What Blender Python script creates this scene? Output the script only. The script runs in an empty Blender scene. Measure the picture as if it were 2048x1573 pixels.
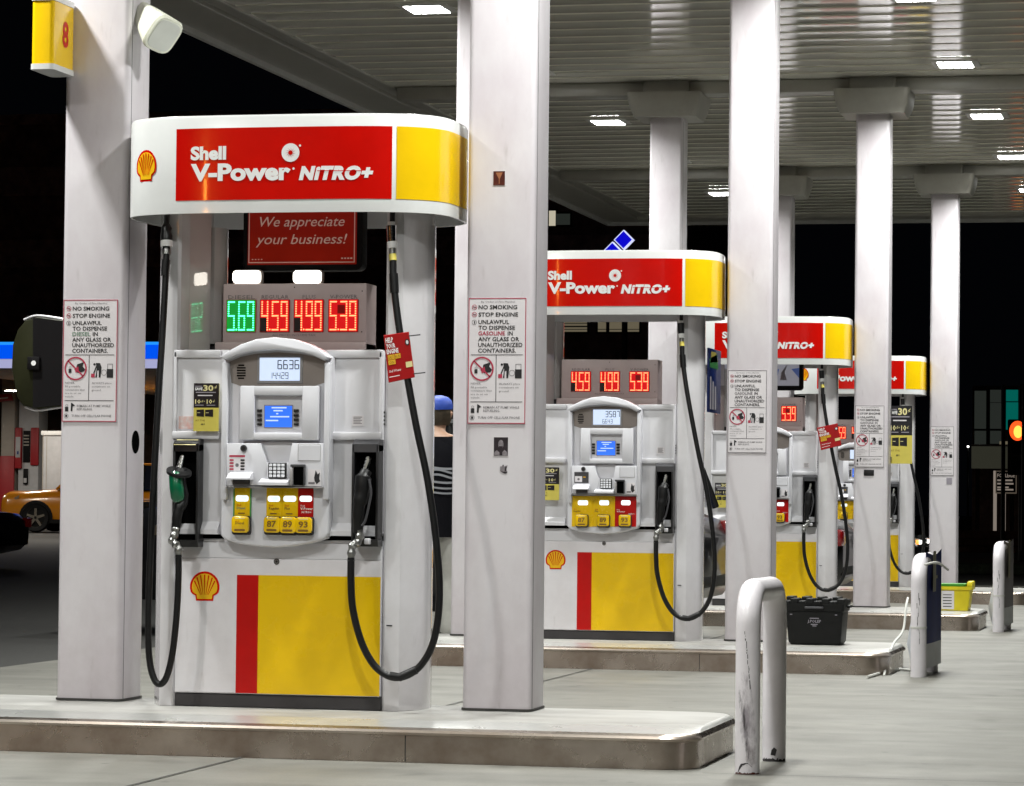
import bpy, bmesh, math, random
from mathutils import Vector, Matrix

random.seed(7)
scene = bpy.context.scene
C = scene.collection

# ------------------------------------------------------------------ camera
F_PX = 6345.1
YAW, PITCH, ROLL = 0.22166, 0.034094, 0.010244
CAM = Vector((3.22309, -13.37341, 1.06157))
S = 7.3594            # spacing of the pump islands
ZI = 0.155            # island height
FW = Vector((-math.sin(YAW) * math.cos(PITCH), math.cos(YAW) * math.cos(PITCH), math.sin(PITCH)))
R0 = Vector((math.cos(YAW), math.sin(YAW), 0))
U0 = R0.cross(FW)
RT = R0 * math.cos(ROLL) + U0 * math.sin(ROLL)
UP = -R0 * math.sin(ROLL) + U0 * math.cos(ROLL)
cam_d = bpy.data.cameras.new("camera")
cam_d.sensor_width = 36.0
cam_d.lens = F_PX / 2048 * 36.0
cam_d.clip_start = 0.1
cam_d.clip_end = 2000
cam = bpy.data.objects.new("camera", cam_d)
C.objects.link(cam)
cam.matrix_world = Matrix(((RT.x, UP.x, -FW.x, CAM.x), (RT.y, UP.y, -FW.y, CAM.y), (RT.z, UP.z, -FW.z, CAM.z), (0, 0, 0, 1)))
scene.camera = cam

# ------------------------------------------------------------------ night sky, exposure
w = bpy.data.worlds.new("World")
scene.world = w
w.use_nodes = True
_bg = w.node_tree.nodes["Background"]
_bg.inputs[0].default_value = (0.22, 0.26, 0.40, 1)
_bg.inputs[1].default_value = 0.003
scene.view_settings.view_transform = 'Standard'
scene.view_settings.look = 'None'
scene.view_settings.exposure = 0.0
scene.view_settings.gamma = 1.0
LAMP_POWER = 134.0     # watts of each canopy LED lamp
cy = scene.cycles
cy.use_denoising = True
cy.max_bounces = 8
cy.diffuse_bounces = 4
cy.glossy_bounces = 4
cy.sample_clamp_indirect = 4.0
cy.caustics_reflective = False
cy.caustics_refractive = False


def ray(px, py):
    return FW + RT * ((px - 1024) / F_PX) - UP * ((py - 786.5) / F_PX)


def P(px, py, y):
    """measured point of the photograph, taken at the depth plane y"""
    d = ray(px, py)
    return CAM + d * ((y - CAM.y) / d.y)


def G(px, py, z=0.0):
    d = ray(px, py)
    return CAM + d * ((z - CAM.z) / d.z)


# ------------------------------------------------------------------ materials
MATS = {}


def mat(name, col, rough=0.5, metal=0.0, var=0.06, scale=6.0, bump=0.0, emit=None, estr=0.0, coat=0.0, spec=0.5,
        col2=None, stretch=(1, 1, 1), detail=5.0, lo=0.35, hi=0.7, rvar=0.0):
    m = bpy.data.materials.new(name)
    m.use_nodes = True
    nt = m.node_tree
    N, L = nt.nodes, nt.links
    b = N["Principled BSDF"]
    b.inputs["Roughness"].default_value = rough
    b.inputs["Metallic"].default_value = metal
    b.inputs["Specular IOR Level"].default_value = spec
    if coat:
        b.inputs["Coat Weight"].default_value = coat
        b.inputs["Coat Roughness"].default_value = 0.06
    tc = N.new("ShaderNodeTexCoord")
    mp = N.new("ShaderNodeMapping")
    mp.inputs["Scale"].default_value = stretch
    L.new(tc.outputs["Object"], mp.inputs[0])
    nz = N.new("ShaderNodeTexNoise")
    nz.inputs["Scale"].default_value = scale
    nz.inputs["Detail"].default_value = detail
    nz.inputs["Roughness"].default_value = 0.62
    L.new(mp.outputs[0], nz.inputs["Vector"])
    rp = N.new("ShaderNodeMapRange")
    rp.inputs["From Min"].default_value = lo
    rp.inputs["From Max"].default_value = hi
    L.new(nz.outputs["Fac"], rp.inputs["Value"])
    mx = N.new("ShaderNodeMix")
    mx.data_type = 'RGBA'
    c2 = col2 if col2 else tuple(c * (1 - 2 * var) for c in col)
    mx.inputs["A"].default_value = (*col, 1)
    mx.inputs["B"].default_value = (*c2, 1)
    L.new(rp.outputs[0], mx.inputs["Factor"])
    L.new(mx.outputs["Result"], b.inputs["Base Color"])
    if rvar:
        r2 = N.new("ShaderNodeMapRange")
        r2.inputs["To Min"].default_value = max(0.02, rough - rvar)
        r2.inputs["To Max"].default_value = rough + rvar
        L.new(nz.outputs["Fac"], r2.inputs["Value"])
        L.new(r2.outputs[0], b.inputs["Roughness"])
    if bump:
        bp = N.new("ShaderNodeBump")
        bp.inputs["Strength"].default_value = bump
        bp.inputs["Distance"].default_value = 0.01
        L.new(nz.outputs["Fac"], bp.inputs["Height"])
        L.new(bp.outputs[0], b.inputs["Normal"])
    if emit:
        b.inputs["Emission Color"].default_value = (*emit, 1)
        b.inputs["Emission Strength"].default_value = estr
    MATS[name] = m
    return m


mat("column_paint", (.64, .615, .64), .38, scale=2.6, stretch=(1, 1, .5), lo=.40, hi=.72, rvar=.1, col2=(.52, .47, .505), detail=7)
mat("white_plastic", (.64, .65, .645), .22, var=.03, coat=.3)
mat("cabinet_white", (.66, .655, .685), .33, var=.04, scale=4)
mat("bezel_white", (.66, .66, .70), .30, var=.03, scale=8)
mat("panel_white", (.73, .71, .735), .28, scale=3, col2=(.60, .57, .585), lo=.42, hi=.75, detail=8)
mat("pillar_white", (.67, .66, .68), .14, scale=2.5, coat=.8, col2=(.57, .555, .565), detail=7)
mat("gloss_cover", (.52, .50, .49), .05, var=.04, scale=2, coat=1.0, spec=.8)
mat("sign_red", (.60, .004, .0015), .2, var=.05, coat=.25, spec=.35)
mat("sign_yellow", (.82, .52, .004), .22, var=.04, coat=.4)
mat("panel_red", (.50, .004, .003), .3, var=.07, scale=5, spec=.35)
mat("panel_yellow", (.80, .51, .003), .28, var=.08, scale=3, detail=8, lo=.42, hi=.75, rvar=.1)
mat("logo_yellow", (.85, .48, .01), .3)
mat("letter_white", (.85, .85, .85), .3, var=.02)
mat("letter_black", (.012, .012, .014), .5)
mat("letter_grey", (.16, .15, .16), .5)
mat("letter_red", (.42, .03, .07), .5)
mat("letter_green", (.16, .26, .19), .5)
mat("letter_brown", (.20, .10, .005), .5)
mat("label_paper", (.70, .67, .69), .35, var=.03)
mat("black_plastic", (.010, .010, .011), .35, var=.1)
mat("black_gap", (.003, .003, .003), .9, spec=0.0)
mat("dark_grey_plastic", (.05, .05, .055), .4)
mat("grey_plastic", (.30, .29, .29), .4)
mat("kick_grey", (.045, .042, .045), .45, var=.2)
mat("rubber", (.006, .006, .0065), .42, var=.15, scale=20, spec=.3)
mat("hose_metal", (.33, .33, .32), .35, metal=.9, var=.2, scale=30)
mat("brass_dull", (.22, .19, .13), .4, metal=.8, var=.2, scale=30)
mat("chrome", (.8, .8, .8), .12, metal=1.0, var=.05)
mat("green_grip", (.0, .11, .045), .3, var=.1, coat=.3)
mat("green_grip_light", (.25, .55, .42), .25)
mat("price_panel", (.44, .355, .345), .4, var=.05)
mat("led_window_red", (.12, .0, .0), .4, emit=(1, .0, .004), estr=.62)  # red glow stands for the bloom around the digits
mat("led_window_dark", (.10, .0, .0), .3, emit=(1, .0, .0), estr=.10)  # weaker share of the same painted bloom
mat("led_window_green", (.0, .10, .01), .3, emit=(.0, 1, .10), estr=.28)  # green glow stands for the bloom around the diesel digits
mat("led_red", (.5, .1, .05), .4, emit=(1.0, .16, .065), estr=4.6)
mat("led_green", (.1, .5, .3), .4, emit=(.07, 1.0, .42), estr=3.8)
mat("lcd_back", (.4, .45, .5), .3, emit=(.60, .72, .95), estr=.85)
mat("lcd_digit", (.03, .05, .08), .4)
mat("lcd_small", (.6, .7, .7), .3, emit=(.82, .95, .97), estr=1.1)
mat("lcd_small_digit", (.4, .6, .62), .3, emit=(.5, .75, .8), estr=.6)
mat("blue_screen", (.02, .08, .4), .3, emit=(.03, .16, .85), estr=1.0)
mat("blue_screen_text", (.5, .6, .8), .3, emit=(.5, .65, 1), estr=.8)
mat("lamp_lens", (.8, .8, .8), .3, emit=(.985, 1.0, .965), estr=40.0)
mat("lamp_small", (.8, .8, .8), .3, emit=(1.0, .93, .82), estr=6.0)
mat("lamp_housing", (.5, .5, .48), .4)
mat("media_red", (.34, .014, .006), .3, var=.15, scale=3, spec=.25, emit=(.6, .015, .006), estr=.10)  # weak glow added to lift the sign out of the topper's shade
mat("media_text", (.75, .55, .48), .4, emit=(.6, .4, .33), estr=.15)  # lettering carries the same added glow
mat("media_grey", (.2, .2, .23), .3, emit=(.45, .45, .52), estr=.35)
mat("media_blue", (.05, .09, .25), .3, emit=(.1, .16, .42), estr=.3)
mat("key_white", (.75, .76, .8), .3)
mat("promo_black", (.012, .011, .014), .3)
mat("promo_yellow", (.62, .53, .10), .35, var=.06, scale=8)
mat("promo_cream", (.75, .68, .33), .4)
mat("promo_grey", (.30, .28, .32), .4)
mat("tag_red", (.36, .008, .010), .35, var=.08, spec=.3)
mat("tag_yellow", (.75, .42, .02), .4)
mat("ghost_sticker", (.62, .36, .32), .4, col2=(.6, .58, .58), scale=40)
mat("sticker_brown", (.10, .02, .01), .35, col2=(.03, .006, .006), scale=30)
mat("sticker_tan", (.32, .13, .06), .35)
mat("sticker_photo_dark", (.03, .022, .028), .4, var=.3, scale=40)
mat("sticker_photo_light", (.30, .27, .29), .4, var=.3, scale=50)
mat("speaker_cream", (.62, .63, .53), .4, var=.04)
mat("speaker_front", (.50, .51, .47), .5)
mat("blue_banner", (.012, .03, .17), .3)
mat("banner_green", (.05, .32, .08), .3)
mat("olive_dark", (.022, .023, .009), .6, var=.3, scale=3, spec=.12)
mat("recess_taupe", (.27, .235, .215), .4, var=.06)  # brownish tone stands in for the shade under the hood
mat("near_black", (.006, .0052, .006), .6, spec=.15)
mat("tote_black", (.006, .0065, .0065), .5, spec=.25, var=.2, scale=12)
mat("bin_yellow", (.68, .56, .01), .4, var=.08)
mat("bin_green", (.06, .30, .03), .4)
mat("banner_navy", (.010, .024, .17), .5, var=.2, spec=.15)
mat("banner_grey", (.62, .64, .68), .45)
mat("banner_slate", (.17, .155, .17), .5)
mat("banner_tan", (.28, .26, .17), .45)
mat("cable_white", (.62, .62, .58), .4)
mat("scuff_black", (.03, .026, .028), .6)
mat("scuff_grey", (.30, .27, .29), .6, var=.2, scale=20)
mat("bollard_white", (.74, .71, .74), .30, var=.07, scale=6, coat=.12)
mat("island_top", (.37, .364, .345), .45, col2=(.22, .213, .198), lo=.42, hi=.70, scale=2.6, stretch=(.6, 1.5, 1), bump=.12, detail=8)
mat("island_steel", (.52, .46, .41), .28, metal=1.0, scale=3.0, col2=(.27, .215, .175), rvar=.12, bump=.08, detail=7)
mat("island_lip", (.54, .54, .52), .30, metal=.5, var=.10, scale=6, rvar=.1)
mat("joint_dark", (.045, .043, .04), .9)
mat("asphalt", (.030, .029, .026), .75, var=.2, scale=25, bump=.2, col2=(.018, .017, .016))
mat("far_ground", (.02, .018, .016), .8, var=.3, scale=.3)
mat("road_line", (.25, .2, .16), .7)
mat("canopy_deck", (.86, .84, .74), .10, var=.05, scale=3, spec=.8, coat=.35)
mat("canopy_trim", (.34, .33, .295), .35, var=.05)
mat("capital_paint", (.34, .328, .29), .45, var=.06)  # column white darkened, standing for the weak light near the deck
mat("fascia", (.5, .5, .48), .4)
mat("brick_dark", (.24, .14, .11), .8, var=.35, scale=2)
mat("brick_band", (.40, .23, .19), .8, var=.35, scale=2)
mat("window_lit_tan", (.2, .18, .12), .5, emit=(.40, .34, .22), estr=.30)
mat("window_lit_pale", (.3, .3, .25), .5, emit=(.9, .82, .62), estr=.55)
mat("window_teal", (.02, .1, .09), .4, emit=(.0, .20, .16), estr=.5)
mat("window_teal_bright", (.02, .1, .09), .4, emit=(.0, .8, .62), estr=.9)
mat("window_dim", (.02, .03, .03), .4, emit=(.03, .035, .03), estr=.6)
mat("diamond_blue", (.0, .0, .3), .4, emit=(.004, .003, .62), estr=1.0)
mat("diamond_edge", (.5, .5, .8), .4, emit=(.70, .74, 1.0), estr=1.0)
mat("blue_band", (.0, .03, .3), .4, emit=(.0, .10, 1.0), estr=.9)
mat("blue_band_top", (.0, .1, .4), .4, emit=(.02, .32, 1.0), estr=1.0)
mat("white_band", (.5, .5, .6), .4, emit=(.42, .43, .68), estr=.9)
mat("far_grey", (.33, .30, .26), .6)
mat("far_white", (.42, .42, .43), .6)
mat("far_lamp", (.8, .8, .8), .4, emit=(1.0, .93, .82), estr=100.0)
mat("turn_lamp", (.5, .2, .05), .3, emit=(1, .35, .06), estr=1.6)
mat("station_grey", (.40, .38, .35), .6)
mat("station_white", (.75, .75, .74), .5)
mat("station_red", (.32, .01, .015), .5)
mat("car_orange", (.74, .27, .012), .25, var=.05, coat=.8, spec=.6)
mat("car_black", (.005, .005, .006), .32, var=.1, coat=.35)
mat("car_glass", (.01, .014, .03), .06, coat=.4)
mat("car_dark_trim", (.006, .006, .006), .6, spec=.2)
mat("wheel_alloy", (.55, .50, .42), .25, metal=.8)
mat("headlight", (.35, .28, .2), .1, coat=1.0)
mat("headlight_on", (.8, .8, .8), .2, emit=(1, .97, .92), estr=3.0)
mat("taillight", (.18, .004, .006), .2, coat=.8, emit=(1, .02, .02), estr=.015)
mat("taillight_on", (.4, .01, .01), .2, emit=(1, .12, .03), estr=2.5)
mat("signal_red", (.5, .05, .01), .3, emit=(1.0, .085, .012), estr=1.6)
mat("signal_core", (.5, .3, .05), .3, emit=(1.0, .42, .06), estr=2.2)
mat("sodium_lens", (.8, .5, .2), .4, emit=(1.0, .36, .05), estr=190.0)
mat("pole_black", (.006, .006, .006), .5)
mat("lease_board", (.30, .26, .22), .6, emit=(.3, .24, .18), estr=.25)  # unlit board; faint glow replaces light falling on it
mat("lease_dark", (.03, .02, .02), .6)
mat("lease_white", (.5, .45, .4), .6, emit=(.6, .5, .42), estr=.35)  # letters and posts glow faintly in place of light on them
mat("board_grey", (.045, .045, .035), .6, emit=(.10, .10, .07), estr=.25)  # blank board given a faint glow so it shows in the dark
mat("hedge_green", (.05, .06, .035), .9, var=.4, scale=10)
mat("leaf_green", (.03, .05, .018), .8, var=.4, scale=10)
mat("skin", (.50, .30, .20), .5)
mat("hair_brown", (.055, .038, .018), .6, var=.3, scale=40)
mat("cap_blue", (.015, .06, .38), .6, var=.15, scale=10)
mat("shirt_black", (.006, .006, .008), .9, spec=.1)
mat("shirt_stripe", (.26, .27, .29), .8)
mat("trousers_pale", (.50, .50, .46), .8, var=.12, scale=8)
mat("shoe_dark", (.02, .02, .02), .6)


def concrete_material():
    m = mat("concrete", (.168, .163, .143), .55, var=.13, scale=1.6, bump=.25, detail=9, rvar=.12)
    nt = m.node_tree
    N, L = nt.nodes, nt.links
    b = N["Principled BSDF"]
    old = b.inputs["Base Color"].links[0].from_socket
    geo = N.new("ShaderNodeNewGeometry")
    mp = N.new("ShaderNodeMapping")
    mp.inputs["Scale"].default_value = (.35, 2.6, 1)
    mp.inputs["Rotation"].default_value = (0, 0, .12)
    L.new(geo.outputs["Position"], mp.inputs[0])
    n2 = N.new("ShaderNodeTexNoise")
    n2.inputs["Scale"].default_value = 1.1
    n2.inputs["Detail"].default_value = 7
    L.new(mp.outputs[0], n2.inputs["Vector"])
    r = N.new("ShaderNodeMapRange")
    r.inputs["From Min"].default_value = .42
    r.inputs["From Max"].default_value = .68
    r.inputs["To Min"].default_value = 1.05
    r.inputs["To Max"].default_value = .82
    L.new(n2.outputs["Fac"], r.inputs["Value"])
    n3 = N.new("ShaderNodeTexNoise")
    n3.inputs["Scale"].default_value = 90
    n3.inputs["Detail"].default_value = 2
    L.new(geo.outputs["Position"], n3.inputs["Vector"])
    r3 = N.new("ShaderNodeMapRange")
    r3.inputs["To Min"].default_value = .78
    r3.inputs["To Max"].default_value = 1.2
    L.new(n3.outputs["Fac"], r3.inputs["Value"])
    # oil spots
    n4 = N.new("ShaderNodeTexNoise")
    n4.inputs["Scale"].default_value = 2.7
    n4.inputs["Detail"].default_value = 3
    L.new(geo.outputs["Position"], n4.inputs["Vector"])
    r4 = N.new("ShaderNodeMapRange")
    r4.inputs["From Min"].default_value = .60
    r4.inputs["From Max"].default_value = .72
    r4.inputs["To Min"].default_value = 1.0
    r4.inputs["To Max"].default_value = .68
    L.new(n4.outputs["Fac"], r4.inputs["Value"])
    vo = N.new("ShaderNodeTexVoronoi")
    vo.inputs["Scale"].default_value = 3.2
    L.new(geo.outputs["Position"], vo.inputs["Vector"])
    r5 = N.new("ShaderNodeMapRange")
    r5.inputs["From Min"].default_value = .035
    r5.inputs["From Max"].default_value = .075
    r5.inputs["To Min"].default_value = .40
    r5.inputs["To Max"].default_value = 1.0
    L.new(vo.outputs["Distance"], r5.inputs["Value"])
    # long tyre tracks along the lanes
    wv = N.new("ShaderNodeTexNoise")
    mp2 = N.new("ShaderNodeMapping")
    mp2.inputs["Scale"].default_value = (.12, 1.5, 1)
    L.new(geo.outputs["Position"], mp2.inputs[0])
    L.new(mp2.outputs[0], wv.inputs["Vector"])
    wv.inputs["Scale"].default_value = 1.0
    wv.inputs["Detail"].default_value = 3
    r6 = N.new("ShaderNodeMapRange")
    r6.inputs["From Min"].default_value = .58
    r6.inputs["From Max"].default_value = .66
    r6.inputs["To Min"].default_value = 1.0
    r6.inputs["To Max"].default_value = .90
    L.new(wv.outputs["Fac"], r6.inputs["Value"])
    m5 = N.new("ShaderNodeMath"); m5.operation = 'MULTIPLY'
    L.new(r5.outputs[0], m5.inputs[0]); L.new(r6.outputs[0], m5.inputs[1])
    mu = N.new("ShaderNodeMath"); mu.operation = 'MULTIPLY'
    L.new(r.outputs[0], mu.inputs[0]); L.new(r3.outputs[0], mu.inputs[1])
    mu2 = N.new("ShaderNodeMath"); mu2.operation = 'MULTIPLY'
    mu3 = N.new("ShaderNodeMath"); mu3.operation = 'MULTIPLY'
    L.new(mu.outputs[0], mu3.inputs[0]); L.new(m5.outputs[0], mu3.inputs[1])
    L.new(mu3.outputs[0], mu2.inputs[0]); L.new(r4.outputs[0], mu2.inputs[1])
    vm = N.new("ShaderNodeVectorMath"); vm.operation = 'SCALE'
    L.new(old, vm.inputs[0]); L.new(mu2.outputs[0], vm.inputs["Scale"])
    L.new(vm.outputs[0], b.inputs["Base Color"])


concrete_material()


def grime(name, z0, amount, colr):
    """splash dirt that thins out above the foot of the part"""
    m = MATS[name]
    N, L = m.node_tree.nodes, m.node_tree.links
    b = N["Principled BSDF"]
    old = b.inputs["Base Color"].links[0].from_socket
    tc = N.new("ShaderNodeTexCoord")
    sp = N.new("ShaderNodeSeparateXYZ")
    L.new(tc.outputs["Object"], sp.inputs[0])
    r = N.new("ShaderNodeMapRange")
    r.inputs["From Min"].default_value = 0
    r.inputs["From Max"].default_value = z0
    r.inputs["To Min"].default_value = 1
    r.inputs["To Max"].default_value = 0
    L.new(sp.outputs[2], r.inputs["Value"])
    n = N.new("ShaderNodeTexNoise")
    n.inputs["Scale"].default_value = 9
    n.inputs["Detail"].default_value = 8
    n.inputs["Roughness"].default_value = .7
    L.new(tc.outputs["Object"], n.inputs["Vector"])
    mu = N.new("ShaderNodeMath"); mu.operation = 'MULTIPLY'
    L.new(r.outputs[0], mu.inputs[0]); L.new(n.outputs["Fac"], mu.inputs[1])
    pw = N.new("ShaderNodeMath"); pw.operation = 'MULTIPLY'
    L.new(mu.outputs[0], pw.inputs[0]); pw.inputs[1].default_value = amount
    n2 = N.new("ShaderNodeTexNoise")
    n2.inputs["Scale"].default_value = 16
    n2.inputs["Detail"].default_value = 9
    mp = N.new("ShaderNodeMapping")
    mp.inputs["Scale"].default_value = (1.6, 1.6, .35)
    L.new(tc.outputs["Object"], mp.inputs[0]); L.new(mp.outputs[0], n2.inputs["Vector"])
    r2 = N.new("ShaderNodeMapRange")
    r2.inputs["From Min"].default_value = .64
    r2.inputs["From Max"].default_value = .80
    r2.inputs["To Max"].default_value = .45
    L.new(n2.outputs["Fac"], r2.inputs["Value"])
    ad = N.new("ShaderNodeMath"); ad.operation = 'ADD'; ad.use_clamp = True
    L.new(pw.outputs[0], ad.inputs[0]); L.new(r2.outputs[0], ad.inputs[1])
    mx = N.new("ShaderNodeMix"); mx.data_type = 'RGBA'
    L.new(ad.outputs[0], mx.inputs["Factor"])
    L.new(old, mx.inputs["A"])
    mx.inputs["B"].default_value = (*colr, 1)
    L.new(mx.outputs["Result"], b.inputs["Base Color"])


def scuffed_material():
    m = mat("bollard_scuffed", (.74, .71, .74), .30, var=.07, scale=6, coat=.12)
    N, L = m.node_tree.nodes, m.node_tree.links
    b = N["Principled BSDF"]
    old = b.inputs["Base Color"].links[0].from_socket
    tc = N.new("ShaderNodeTexCoord")
    sp = N.new("ShaderNodeSeparateXYZ")
    L.new(tc.outputs["Object"], sp.inputs[0])

    def mth(op, a, c=None, d=None, clamp=False):
        n = N.new("ShaderNodeMath"); n.operation = op; n.use_clamp = clamp
        for i, v in enumerate((a, c, d)):
            if v is None: continue
            if isinstance(v, (int, float)): n.inputs[i].default_value = v
            else: L.new(v, n.inputs[i])
        return n.outputs[0]

    def noise(sc, st, det=8):
        mp = N.new("ShaderNodeMapping"); mp.inputs["Scale"].default_value = st
        L.new(tc.outputs["Object"], mp.inputs[0])
        n = N.new("ShaderNodeTexNoise"); n.inputs["Scale"].default_value = sc; n.inputs["Detail"].default_value = det
        n.inputs["Roughness"].default_value = .7
        L.new(mp.outputs[0], n.inputs["Vector"])
        return n.outputs["Fac"]
    x, y, z = sp.outputs
    front = mth('LESS_THAN', y, -.33)
    cur = old
    # (z centre, z half, x centre, x half, slope, noise scale, stretch, colour, strength)
    for zc, zh, xc, xh, slope, sc, st, colr, k in ((.20, .19, -.004, .026, -.06, 26, (1, 1, .35), (.33, .30, .33), 1.0),
                                                   (.19, .13, -.012, .013, -.13, 40, (1.3, 1, .22), (.045, .04, .045), 1.1),
                                                   (.08, .08, .010, .030, 0, 34, (1, 1, .5), (.22, .19, .20), .8)):
        ex = mth('DIVIDE', mth('SUBTRACT', mth('SUBTRACT', x, xc), mth('MULTIPLY', mth('SUBTRACT', z, zc), slope)), xh)
        ez = mth('DIVIDE', mth('SUBTRACT', z, zc), zh)
        d = mth('SQRT', mth('ADD', mth('MULTIPLY', ex, ex), mth('MULTIPLY', ez, ez)))
        v = mth('ADD', mth('MULTIPLY', mth('SUBTRACT', 1.0, d), 1.1), mth('MULTIPLY', mth('SUBTRACT', noise(sc, st), .52), 5.0))
        f = mth('MULTIPLY', mth('MULTIPLY', v, k, clamp=True), front)
        f = mth('MULTIPLY', f, mth('LESS_THAN', d, 1.25))
        mx = N.new("ShaderNodeMix"); mx.data_type = 'RGBA'
        L.new(f, mx.inputs["Factor"]); L.new(cur, mx.inputs["A"])
        mx.inputs["B"].default_value = (*colr, 1)
        cur = mx.outputs["Result"]
    L.new(cur, b.inputs["Base Color"])


scuffed_material()
grime("column_paint", .9, .75, (.36, .33, .33))
grime("pillar_white", .5, .6, (.40, .37, .37))
grime("panel_white", .5, .35, (.45, .42, .42))


# ------------------------------------------------------------------ mesh builder
_txt = {}


def text_geo(s, bold=0.0, res=2, sp=1.0):
    k = (s, bold, res, sp)
    if k not in _txt:
        cu = bpy.data.curves.new("t", 'FONT')
        cu.body = s
        cu.offset = bold
        cu.space_character = sp
        cu.resolution_u = res
        o = bpy.data.objects.new("t", cu)
        C.objects.link(o)
        dg = bpy.context.evaluated_depsgraph_get()
        me = o.evaluated_get(dg).to_mesh()
        vs = [(v.co.x, v.co.y) for v in me.vertices]
        fs = [tuple(p.vertices) for p in me.polygons]
        o.evaluated_get(dg).to_mesh_clear()
        bpy.data.objects.remove(o)
        bpy.data.curves.remove(cu)
        _txt[k] = (vs, fs)
    return _txt[k]


CAP = max(v[1] for v in text_geo("H")[0])
ORG = {}


class MB:
    def __init__(self):
        self.v, self.f, self.m, self.ms = [], [], [], []

    def mi(self, name):
        if name not in self.ms:
            self.ms.append(name)
        return self.ms.index(name)

    def add(self, vs, fs, m):
        n = len(self.v)
        k = self.mi(m)
        self.v.extend(Vector(v) for v in vs)
        for f in fs:
            self.f.append(tuple(i + n for i in f))
            self.m.append(k)
        return self

    def face(self, vs, m):
        return self.add(vs, [tuple(range(len(vs)))], m)

    def bm(self, bm, m, mtx=None):
        bm.verts.ensure_lookup_table()
        bm.verts.index_update()
        vs = [(mtx @ v.co) if mtx else v.co.copy() for v in bm.verts]
        fs = [tuple(v.index for v in f.verts) for f in bm.faces]
        bm.free()
        return self.add(vs, fs, m)

    def box(self, x0, x1, y0, y1, z0, z1, m, r=0.0, seg=2, mtx=None):
        b = bmesh.new()
        bmesh.ops.create_cube(b, size=1)
        for v in b.verts:
            v.co = Vector(((x0 + x1) / 2 + v.co.x * (x1 - x0), (y0 + y1) / 2 + v.co.y * (y1 - y0), (z0 + z1) / 2 + v.co.z * (z1 - z0)))
        if r > 0:
            bmesh.ops.bevel(b, geom=list(b.edges), offset=r, segments=seg, profile=.5, affect='EDGES')
        return self.bm(b, m, mtx)

    def prism(self, pts, a, b_, axis, m, r=0.0, seg=2):
        """polygon extruded along an axis; pts are (x,z) for 'y', (x,y) for 'z', (y,z) for 'x'"""
        def mk(p, t):
            return {'y': (p[0], t, p[1]), 'z': (p[0], p[1], t), 'x': (t, p[0], p[1])}[axis]
        b = bmesh.new()
        v0 = [b.verts.new(mk(p, a)) for p in pts]
        v1 = [b.verts.new(mk(p, b_)) for p in pts]
        n = len(pts)
        f0 = b.faces.new(v0)
        b.faces.new(v1[::-1])
        for i in range(n):
            b.faces.new((v0[i], v1[i], v1[(i + 1) % n], v0[(i + 1) % n]))
        bmesh.ops.recalc_face_normals(b, faces=list(b.faces))
        if r > 0:
            bmesh.ops.bevel(b, geom=list(f0.edges), offset=r, segments=seg, profile=.5, affect='EDGES')
        return self.bm(b, m)

    def tube(self, pts, rad, m, seg=12, caps=True, flat=None):
        """round or elliptical tube along points; rad is a number or a list of r or (r1, r2)"""
        pts = [Vector(p) for p in pts]
        n = len(pts)
        if not isinstance(rad, (list, tuple)):
            rad = [rad] * n
        vs, fs = [], []
        ref = None
        for i, p in enumerate(pts):
            t = (pts[min(i + 1, n - 1)] - pts[max(i - 1, 0)]).normalized()
            if ref is None:
                ref = Vector(flat) if flat else (Vector((0, 1, 0)) if abs(t.y) < .9 else Vector((1, 0, 0)))
            a = (ref - t * ref.dot(t)).normalized()
            ref = a
            b = t.cross(a)
            r = rad[i]
            r1, r2 = r if isinstance(r, (tuple, list)) else (r, r)
            for k in range(seg):
                th = 2 * math.pi * k / seg
                vs.append(p + a * (math.cos(th) * r1) + b * (math.sin(th) * r2))
        for i in range(n - 1):
            for k in range(seg):
                fs.append((i * seg + k, i * seg + (k + 1) % seg, (i + 1) * seg + (k + 1) % seg, (i + 1) * seg + k))
        if caps:
            fs.append(tuple(range(seg))[::-1])
            fs.append(tuple((n - 1) * seg + k for k in range(seg)))
        return self.add(vs, fs, m)

    def disc(self, c, r, axis, m, seg=16, r2=None):
        c = Vector(c)
        r2 = r2 or r
        vs = []
        for k in range(seg):
            a = 2 * math.pi * k / seg
            u, v = math.cos(a) * r, math.sin(a) * r2
            vs.append(c + {'y': Vector((u, 0, v)), 'x': Vector((0, u, v)), 'z': Vector((u, v, 0))}[axis])
        return self.face(vs, m)

    def ring(self, c, r, th, y, m, seg=28):
        vs, fs = [], []
        for k in range(seg):
            a = 2 * math.pi * k / seg
            for rr in (r, r - th):
                vs.append((c[0] + math.cos(a) * rr, y, c[1] + math.sin(a) * rr))
        for k in range(seg):
            j = (k + 1) % seg
            fs.append((2 * k, 2 * j, 2 * j + 1, 2 * k + 1))
        return self.add(vs, fs, m)

    def rect(self, x0, x1, z0, z1, y, m):
        return self.face([(x0, y, z0), (x1, y, z0), (x1, y, z1), (x0, y, z1)], m)

    def line(self, a, b, th, y, m):
        a, b = Vector((a[0], 0, a[1])), Vector((b[0], 0, b[1]))
        d = (b - a).normalized()
        n = Vector((-d.z, 0, d.x)) * th / 2
        return self.face([(p.x, y, p.z) for p in (a - n, b - n, b + n, a + n)], m)

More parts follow.
